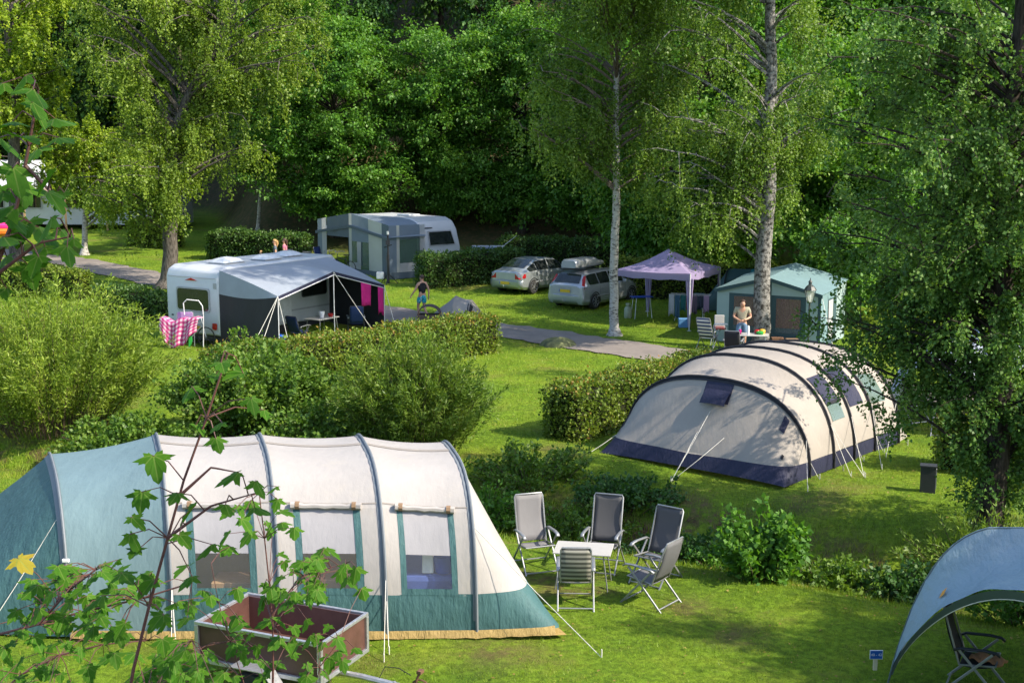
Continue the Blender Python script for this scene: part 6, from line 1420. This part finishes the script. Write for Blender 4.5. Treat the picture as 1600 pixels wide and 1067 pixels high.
# ------------------------------------------------------------------ people
simple('skin', (.50, .27, .18), .55, var=.08); simple('hair_brown', (.05, .025, .015), .6, var=.3, nscale=40); simple('hair_blond', (.42, .25, .10), .6, var=.3, nscale=40); simple('eye_dark', (.02, .015, .012), .3)
def skin_obj(name, P, E, Rd, roots, mat, parent):
    me = bpy.data.meshes.new(name); me.from_pydata(P, E, []); o = bpy.data.objects.new(name, me); COL.objects.link(o); o.parent = parent
    me.materials.append(M[mat]); o.modifiers.new('skin', 'SKIN'); sv = me.skin_vertices[0].data
    for i, r in enumerate(Rd): sv[i].radius = (r, r) if not isinstance(r, tuple) else r; sv[i].use_root = i in roots
    o.modifiers['skin'].use_smooth_shade = True
    s = o.modifiers.new('sub', 'SUBSURF'); s.levels = 1; s.render_levels = 2
    return o
def person(label, loc, face, h, pose, top, bottom, hair, long_hair=False, sleeve=True, leg=.55):
    """local frame: looks along +Y, right side +X"""
    t = thing('person', label, 'person', tuple(loc), math.atan2(face[1], face[0]) - math.pi / 2); k = h / 1.72
    J = dict(pel=(0, 0, .95), wai=(0, 0, 1.10), che=(0, .01, 1.33), nec=(0, 0, 1.47), hd0=(0, .02, 1.53), hd1=(0, .03, 1.61), hd2=(0, .01, 1.70))
    for s, q in ((-1, 'L'), (1, 'R')):
        J.update({'sh' + q: (s * .175, 0, 1.40), 'el' + q: (s * .24, -.02, 1.13), 'wr' + q: (s * .25, .06, .90), 'pa' + q: (s * .25, .08, .83), 'hi' + q: (s * .09, 0, .90), 'kn' + q: (s * .10, .02, .50), 'an' + q: (s * .10, -.02, .08), 'to' + q: (s * .11, .13, .03)})
    J.update(pose); names = list(J); ix = {n: i for i, n in enumerate(names)}
    P = [tuple(c * k for c in J[n]) for n in names]
    rad = dict(pel=(.135, .105), wai=(.12, .09), che=(.15, .105), nec=.052, hd0=.072, hd1=.092, hd2=.062)
    for q in 'LR': rad.update({'sh' + q: .062, 'el' + q: .042, 'wr' + q: .030, 'pa' + q: (.038, .02), 'hi' + q: .095, 'kn' + q: .058, 'an' + q: .040, 'to' + q: .036})
    Rd = [tuple(c * k for c in rad[n]) if isinstance(rad[n], tuple) else rad[n] * k for n in names]
    E = [('pel', 'wai'), ('wai', 'che'), ('che', 'nec'), ('nec', 'hd0'), ('hd0', 'hd1'), ('hd1', 'hd2')]
    for q in 'LR': E += [('che', 'sh' + q), ('sh' + q, 'el' + q), ('el' + q, 'wr' + q), ('wr' + q, 'pa' + q), ('pel', 'hi' + q), ('hi' + q, 'kn' + q), ('kn' + q, 'an' + q), ('an' + q, 'to' + q)]
    E = [(ix[a], ix[b]) for a, b in E]; roots = {ix['pel']}
    for q, s in (('L', -1), ('R', 1)):
        w_, p_ = Vector(J['wr' + q]), Vector(J['pa' + q]); d = (p_ - w_).normalized(); sd = d.cross(Vector((1, 0, 0)) if abs(d.x) < .8 else Vector((0, 0, 1))).normalized()
        for f in range(4):
            b = p_ + sd * (.012 * (f - 1.5) * 1.3); m_ = b + d * (.045 + .006 * (f in (1, 2))); e_ = m_ + (d * .8 + Vector((-s * .5, .2, 0))).normalized() * .035
            i0 = len(P); P += [tuple(v * k) for v in (b, m_, e_)]; Rd += [.009 * k, .008 * k, .007 * k]; E += [(i0, i0 + 1), (i0 + 1, i0 + 2)]; roots.add(i0)
        b = p_ - d * .03 + sd * .03; i0 = len(P); m_ = b + (sd + d * .6).normalized() * .035; e_ = m_ + (d + sd * .3).normalized() * .028; P += [tuple(v * k) for v in (b, m_, e_)]; Rd += [.010 * k, .009 * k, .008 * k]; E += [(i0, i0 + 1), (i0 + 1, i0 + 2)]; roots.add(i0)
    # nose
    hc = Vector(J['hd1']); lk = (Vector(J['hd1']) - Vector(J['hd0'])); i0 = len(P); P += [tuple((hc + Vector((0, .075, -.01))) * k), tuple((hc + Vector((0, .112, -.025))) * k)]; Rd += [.014 * k, .011 * k]; E += [(i0, i0 + 1)]; roots.add(i0)
    body = skin_obj('body', P, E, Rd, roots, 'skin', t)
    mb = MB()
    for s in (-1, 1): mb.lathe([(.002, -.008), (.010, 0), (.002, .008)], tuple((hc + Vector((s * .034, .083, .012))) * k), 6)
    mb.build('eyes', 'eye_dark', t, world=False)
    # hair
    mb = MB(); c = (hc + Vector((0, -.012, .035))) * k
    def hr(u, v): a = v * 6.2832; b = u * (1.5 - .55 * math.sin(a)); return c + Vector((math.sin(b) * math.cos(a) * .100, math.sin(b) * math.sin(a) * .112 - .012, math.cos(b) * .102)) * k
    mb.grid(hr, np.linspace(0.01, 1, 8), np.linspace(0, 1, 15))
    if long_hair: mb.tube([c + Vector((0, -.085, .02)) * k, c + Vector((0, -.115, -.12)) * k, c + Vector((0, -.09, -.27)) * k], [.085 * k, .08 * k, .03 * k], 8)
    mb.build('hair', hair, t, smooth=True, world=False)
    L3 = lambda a, b, f: tuple((Vector(J[a]).lerp(Vector(J[b]), f)) * k)
    # top
    SP = [L3('pel', 'wai', .1), L3('wai', 'wai', 0), L3('che', 'che', 0), L3('che', 'nec', .75), L3('shL', 'elL', .0), L3('shR', 'elR', 0)]; SR = [(.15 * k, .122 * k), (.138 * k, .108 * k), (.166 * k, .122 * k), .062 * k, .074 * k, .074 * k]; SE = [(0, 1), (1, 2), (2, 3), (2, 4), (2, 5)]
    if sleeve: SP += [L3('shL', 'elL', .62), L3('shR', 'elR', .62)]; SR += [.064 * k] * 2; SE += [(4, 6), (5, 7)]
    skin_obj('shirt', SP, SE, SR, {0}, top, t)
    BP = [L3('wai', 'pel', .45), L3('pel', 'pel', 0), L3('hiL', 'hiL', 0), L3('hiR', 'hiR', 0), L3('hiL', 'knL', leg), L3('hiR', 'knR', leg)]; BR_ = [(.145 * k, .112 * k), (.155 * k, .125 * k), .112 * k, .112 * k, .098 * k, .098 * k]; BE = [(0, 1), (1, 2), (1, 3), (2, 4), (3, 5)]
    if leg > 1: BP[4:6] = [L3('hiL', 'knL', 1), L3('hiR', 'knR', 1)]; BP += [L3('knL', 'anL', .9), L3('knR', 'anR', .9)]; BR_[4:6] = [.078 * k] * 2; BR_ += [.062 * k] * 2; BE += [(4, 6), (5, 7)]
    skin_obj('shorts' if leg <= 1 else 'trousers', BP, BE, BR_, {1}, bottom, t)
    mb = MB()
    for q in 'LR':
        a_, b_ = Vector(J['an' + q]), Vector(J['to' + q]); mb.box(((a_ + b_) / 2 + Vector((0, -.01, 0))) * k - Vector((0, 0, .035 * k)), (.095 * k, .27 * k, .05 * k))
    mb.build('shoes', 'rubber', t, world=False, bevel=.015)
    return t
fabric('top_black', (.015, .015, .018), .8, .0); fabric('top_beige', (.36, .33, .24), .85, .05, wr=.5, wscale=7); fabric('top_grey', (.12, .14, .17), .85, .05); fabric('top_pink', (.50, .18, .26), .85, .05); fabric('jeans', (.14, .22, .34), .85, .0, var=.3); fabric('top_white', (.6, .58, .55), .85, .05)
def spotted(name, c1, c2):
    m, n, p = nodes(name); v = n.nodes.new('ShaderNodeTexVoronoi'); v.inputs['Scale'].default_value = 16; n.links.new(coords(n), v.inputs['Vector'])
    n.links.new(ramp(n, [(.28, c2), (.42, c1)], v.outputs['Distance']), p.inputs['Base Color']); p.inputs['Roughness'].default_value = .8
spotted('turquoise_spots', (.01, .32, .40), (.55, .66, .66))
person('person in black top and spotted turquoise shorts walking on the lane', G(660, 498), (-.55, .83), 1.68,
       {'elL': (-.30, .02, 1.15), 'wrL': (-.40, .12, .96), 'paL': (-.43, .14, .90), 'elR': (.25, -.10, 1.13), 'wrR': (.26, -.06, .88), 'paR': (.26, -.05, .81), 'knL': (-.10, .16, .50), 'anL': (-.10, .10, .08), 'toL': (-.11, .25, .04), 'knR': (.10, .03, .48), 'anR': (.10, -.25, .12), 'toR': (.11, -.12, .04)}, 'top_black', 'turquoise_spots', 'hair_brown', sleeve=False, leg=.75)
person('person in beige shirt standing at the white table with hands together', G(1158, 549), (-.12, -.99), 1.80,
       {'che': (0, .03, 1.32), 'nec': (0, .07, 1.45), 'hd0': (0, .11, 1.49), 'hd1': (0, .15, 1.555), 'hd2': (0, .15, 1.65), 'shL': (-.185, .03, 1.39), 'shR': (.185, .03, 1.39), 'elL': (-.27, .04, 1.12), 'wrL': (-.10, .24, 1.06), 'paL': (-.04, .27, 1.05), 'elR': (.27, .04, 1.12), 'wrR': (.10, .25, 1.04), 'paR': (.05, .29, 1.02)}, 'top_beige', 'jeans', 'hair_brown', leg=.85)
person('person with fair hair and grey top walking behind the near caravan', G(431, 431), (-.95, -.2), 1.70, {}, 'top_grey', 'jeans', 'hair_blond', True, leg=1.2)
person('person in pink top walking behind the near caravan', G(446, 428), (-.9, .1), 1.66, {}, 'top_pink', 'jeans', 'hair_brown', True, leg=1.2)
person('small fair-haired person in white shirt behind the near caravan roof', G(409, 431), (-.6, -.5), 1.18, {}, 'top_white', 'jeans', 'hair_blond', leg=.7)

# ------------------------------------------------------------------ maples in the foreground
def veins(mname):
    m = M[mname]; n = m.node_tree; p = n.nodes['Principled BSDF']; src = p.inputs['Base Color'].links[0].from_socket
    tc = n.nodes.new('ShaderNodeTexCoord'); s = n.nodes.new('ShaderNodeSeparateXYZ'); n.links.new(tc.outputs['Object'], s.inputs[0])
    def mth(op, a, b=None):
        q = n.nodes.new('ShaderNodeMath'); q.operation = op
        for i, v in enumerate((a, b)):
            if v is None: continue
            if isinstance(v, (int, float)): q.inputs[i].default_value = v
            else: n.links.new(v, q.inputs[i])
        return q.outputs[0]
    an = mth('ABSOLUTE', mth('ARCTAN2', s.outputs[0], mth('ADD', s.outputs[1], .02))); d = None
    for c in (0.0, .72, 1.45):
        e = mth('ABSOLUTE', mth('SUBTRACT', an, c)); d = e if d is None else mth('MINIMUM', d, e)
    rad = mth('SQRT', mth('ADD', mth('MULTIPLY', s.outputs[0], s.outputs[0]), mth('MULTIPLY', s.outputs[1], s.outputs[1])))
    near = mth('LESS_THAN', mth('MULTIPLY', d, rad), .012)
    mx = n.nodes.new('ShaderNodeMix'); mx.data_type = 'RGBA'; n.links.new(mth('MULTIPLY', near, .55), mx.inputs[0]); n.links.new(src, mx.inputs[6]); mx.inputs[7].default_value = (.20, .28, .06, 1)
    n.links.new(mx.outputs[2], p.inputs['Base Color'])
veins('leaf_maple'); veins('leaf_maple_yellow')
def blade_list(lst, Y, rr, spread=.25):
    out = []
    for b in lst:
        px, py, sz = b[:3]; y = Y + rr.uniform(-spread, spread); p = GY(px, py, y); s = sz / (FPX / (y * 1.02)) * .92
        out.append((p, s, math.pi + rr.uniform(-1.3, 1.3), rr.uniform(.0, .95), len(b) > 3))
    return out
def along(paths, n, Y, rr, size, reach=55, yellow=.0):
    """blades set around a stem at random"""
    out = []
    for _ in range(n):
        st = rr.choice(paths); f = rr.uniform(.15, 1); i = f * (len(st) - 1); j = min(int(i), len(st) - 2); a, b = st[j], st[j + 1]; q = i - j
        px = a[0] + (b[0] - a[0]) * q + rr.uniform(-1, 1) * reach; py = a[1] + (b[1] - a[1]) * q + rr.uniform(-.55, .75) * reach
        out.append((px, py, size * rr.uniform(.65, 1.2)) + ((1,) if rr.random() < yellow else ()))
    return out
rr = random.Random(12)
def stem3(path, Y): return [GY(x, y, Y) for x, y in path]
def rooted(path, Y): p = stem3(path, Y); g = Vector((p[0].x, p[0].y, H1(p[0].x, p[0].y))); return [g] + p
stA = [(190, 1120), (232, 950), (262, 840), (290, 740), (322, 655), (345, 580), (356, 552)]
sapling('tall maple sapling with a dark red stem in front of the near tent', [rooted(stA, 3.6), stem3([(280, 775), (330, 730), (372, 738)], 3.6), stem3([(262, 840), (330, 790), (400, 770)], 3.55)],
        blade_list([(240, 712, 88), (372, 738, 74), (400, 752, 58), (222, 768, 72), (278, 770, 60), (305, 790, 72), (352, 788, 58), (398, 792, 66), (206, 808, 56), (204, 834, 66), (216, 858, 52), (346, 566, 66), (380, 583, 60), (300, 604, 66), (338, 584, 44), (392, 622, 54), (412, 640, 46), (337, 684, 56), (347, 660, 50), (306, 664, 46), (280, 835, 60), (330, 850, 62), (190, 895, 70), (240, 905, 66), (300, 900, 60), (160, 930, 70), (255, 960, 66)], 3.6, rr, .15), rb=.0085)
brB = [(-40, 1000), (60, 975), (130, 955), (220, 935), (300, 910)]; brB2 = [(60, 975), (110, 920), (150, 890)]
sapling('leafy maple branch reaching in from the left below the teal tent end', [rooted([(-120, 1100)] + brB, 4.6), stem3(brB2, 4.6)],
        blade_list(along([brB, brB2], 80, 4.6, rr, 56, 60, .0) + [(28, 872, 70, 1), (50, 905, 56)], 4.6, rr, .3), name='maple_branch', cat='branch', rb=.009)
stC = [(425, 1130), (428, 1000), (420, 900), (412, 830), (405, 770)]; stC2 = [(400, 1130), (370, 1030), (345, 960), (330, 880)]; stC3 = [(480, 1130), (500, 1040), (530, 1000)]; stC4 = [(425, 960), (470, 900), (540, 880)]
sapling('bright green maple saplings standing before the box trailer', [rooted(stC, 5.6), rooted(stC2, 5.5), rooted(stC3, 5.6), stem3(stC4, 5.6)],
        blade_list(along([stC, stC2, stC4], 90, 5.6, rr, 48, 60) + along([stC3], 24, 5.6, rr, 46, 45) + [(300, 1020, 55), (350, 1050, 55), (250, 1035, 60), (420, 1045, 55), (480, 1055, 50)], 5.6, rr, .4), rb=.008)
stD = [(-60, 1140), (20, 1060), (120, 1010), (230, 1000)]
sapling('low maple shoots filling the bottom left corner', [rooted(stD, 5.2), rooted([(180, 1150), (250, 1060), (300, 1000)], 5.2)],
        blade_list(along([stD, [(180, 1150), (250, 1060), (300, 1000)]], 88, 5.2, rr, 52, 62, .0), 5.2, rr, .4), rb=.008)
stE = [(-60, 520), (-10, 430), (25, 330), (45, 230), (60, 140)]
sapling('dark maple branch hanging at the upper left edge', [stem3([(-160, 640)] + stE, 3.0), stem3([(-20, 440), (60, 380), (110, 370)], 3.0), stem3([(40, 260), (70, 290), (95, 320)], 3.0)],
        blade_list([(52, 140, 92), (85, 185, 96), (20, 190, 90), (60, 232, 88), (20, 262, 100), (75, 300, 92), (25, 320, 110), (60, 355, 120), (10, 400, 90), (95, 360, 74), (105, 385, 66), (45, 415, 80), (10, 450, 84), (15, 340, 90), (70, 385, 70), (5, 130, 70), (50, 160, 80), (40, 118, 70), (90, 215, 80), (35, 285, 95), (85, 270, 80), (5, 300, 100), (45, 345, 100), (80, 340, 90), (30, 380, 95), (5, 370, 100), (60, 400, 70), (115, 372, 60), (0, 215, 90), (30, 215, 95), (100, 300, 60)], 3.0, rr, .12), name='maple_branch', cat='branch', rb=.008)
make_grass(); fallen()
for _o in bpy.data.objects:
    if '_w' in _o: del _o['_w']
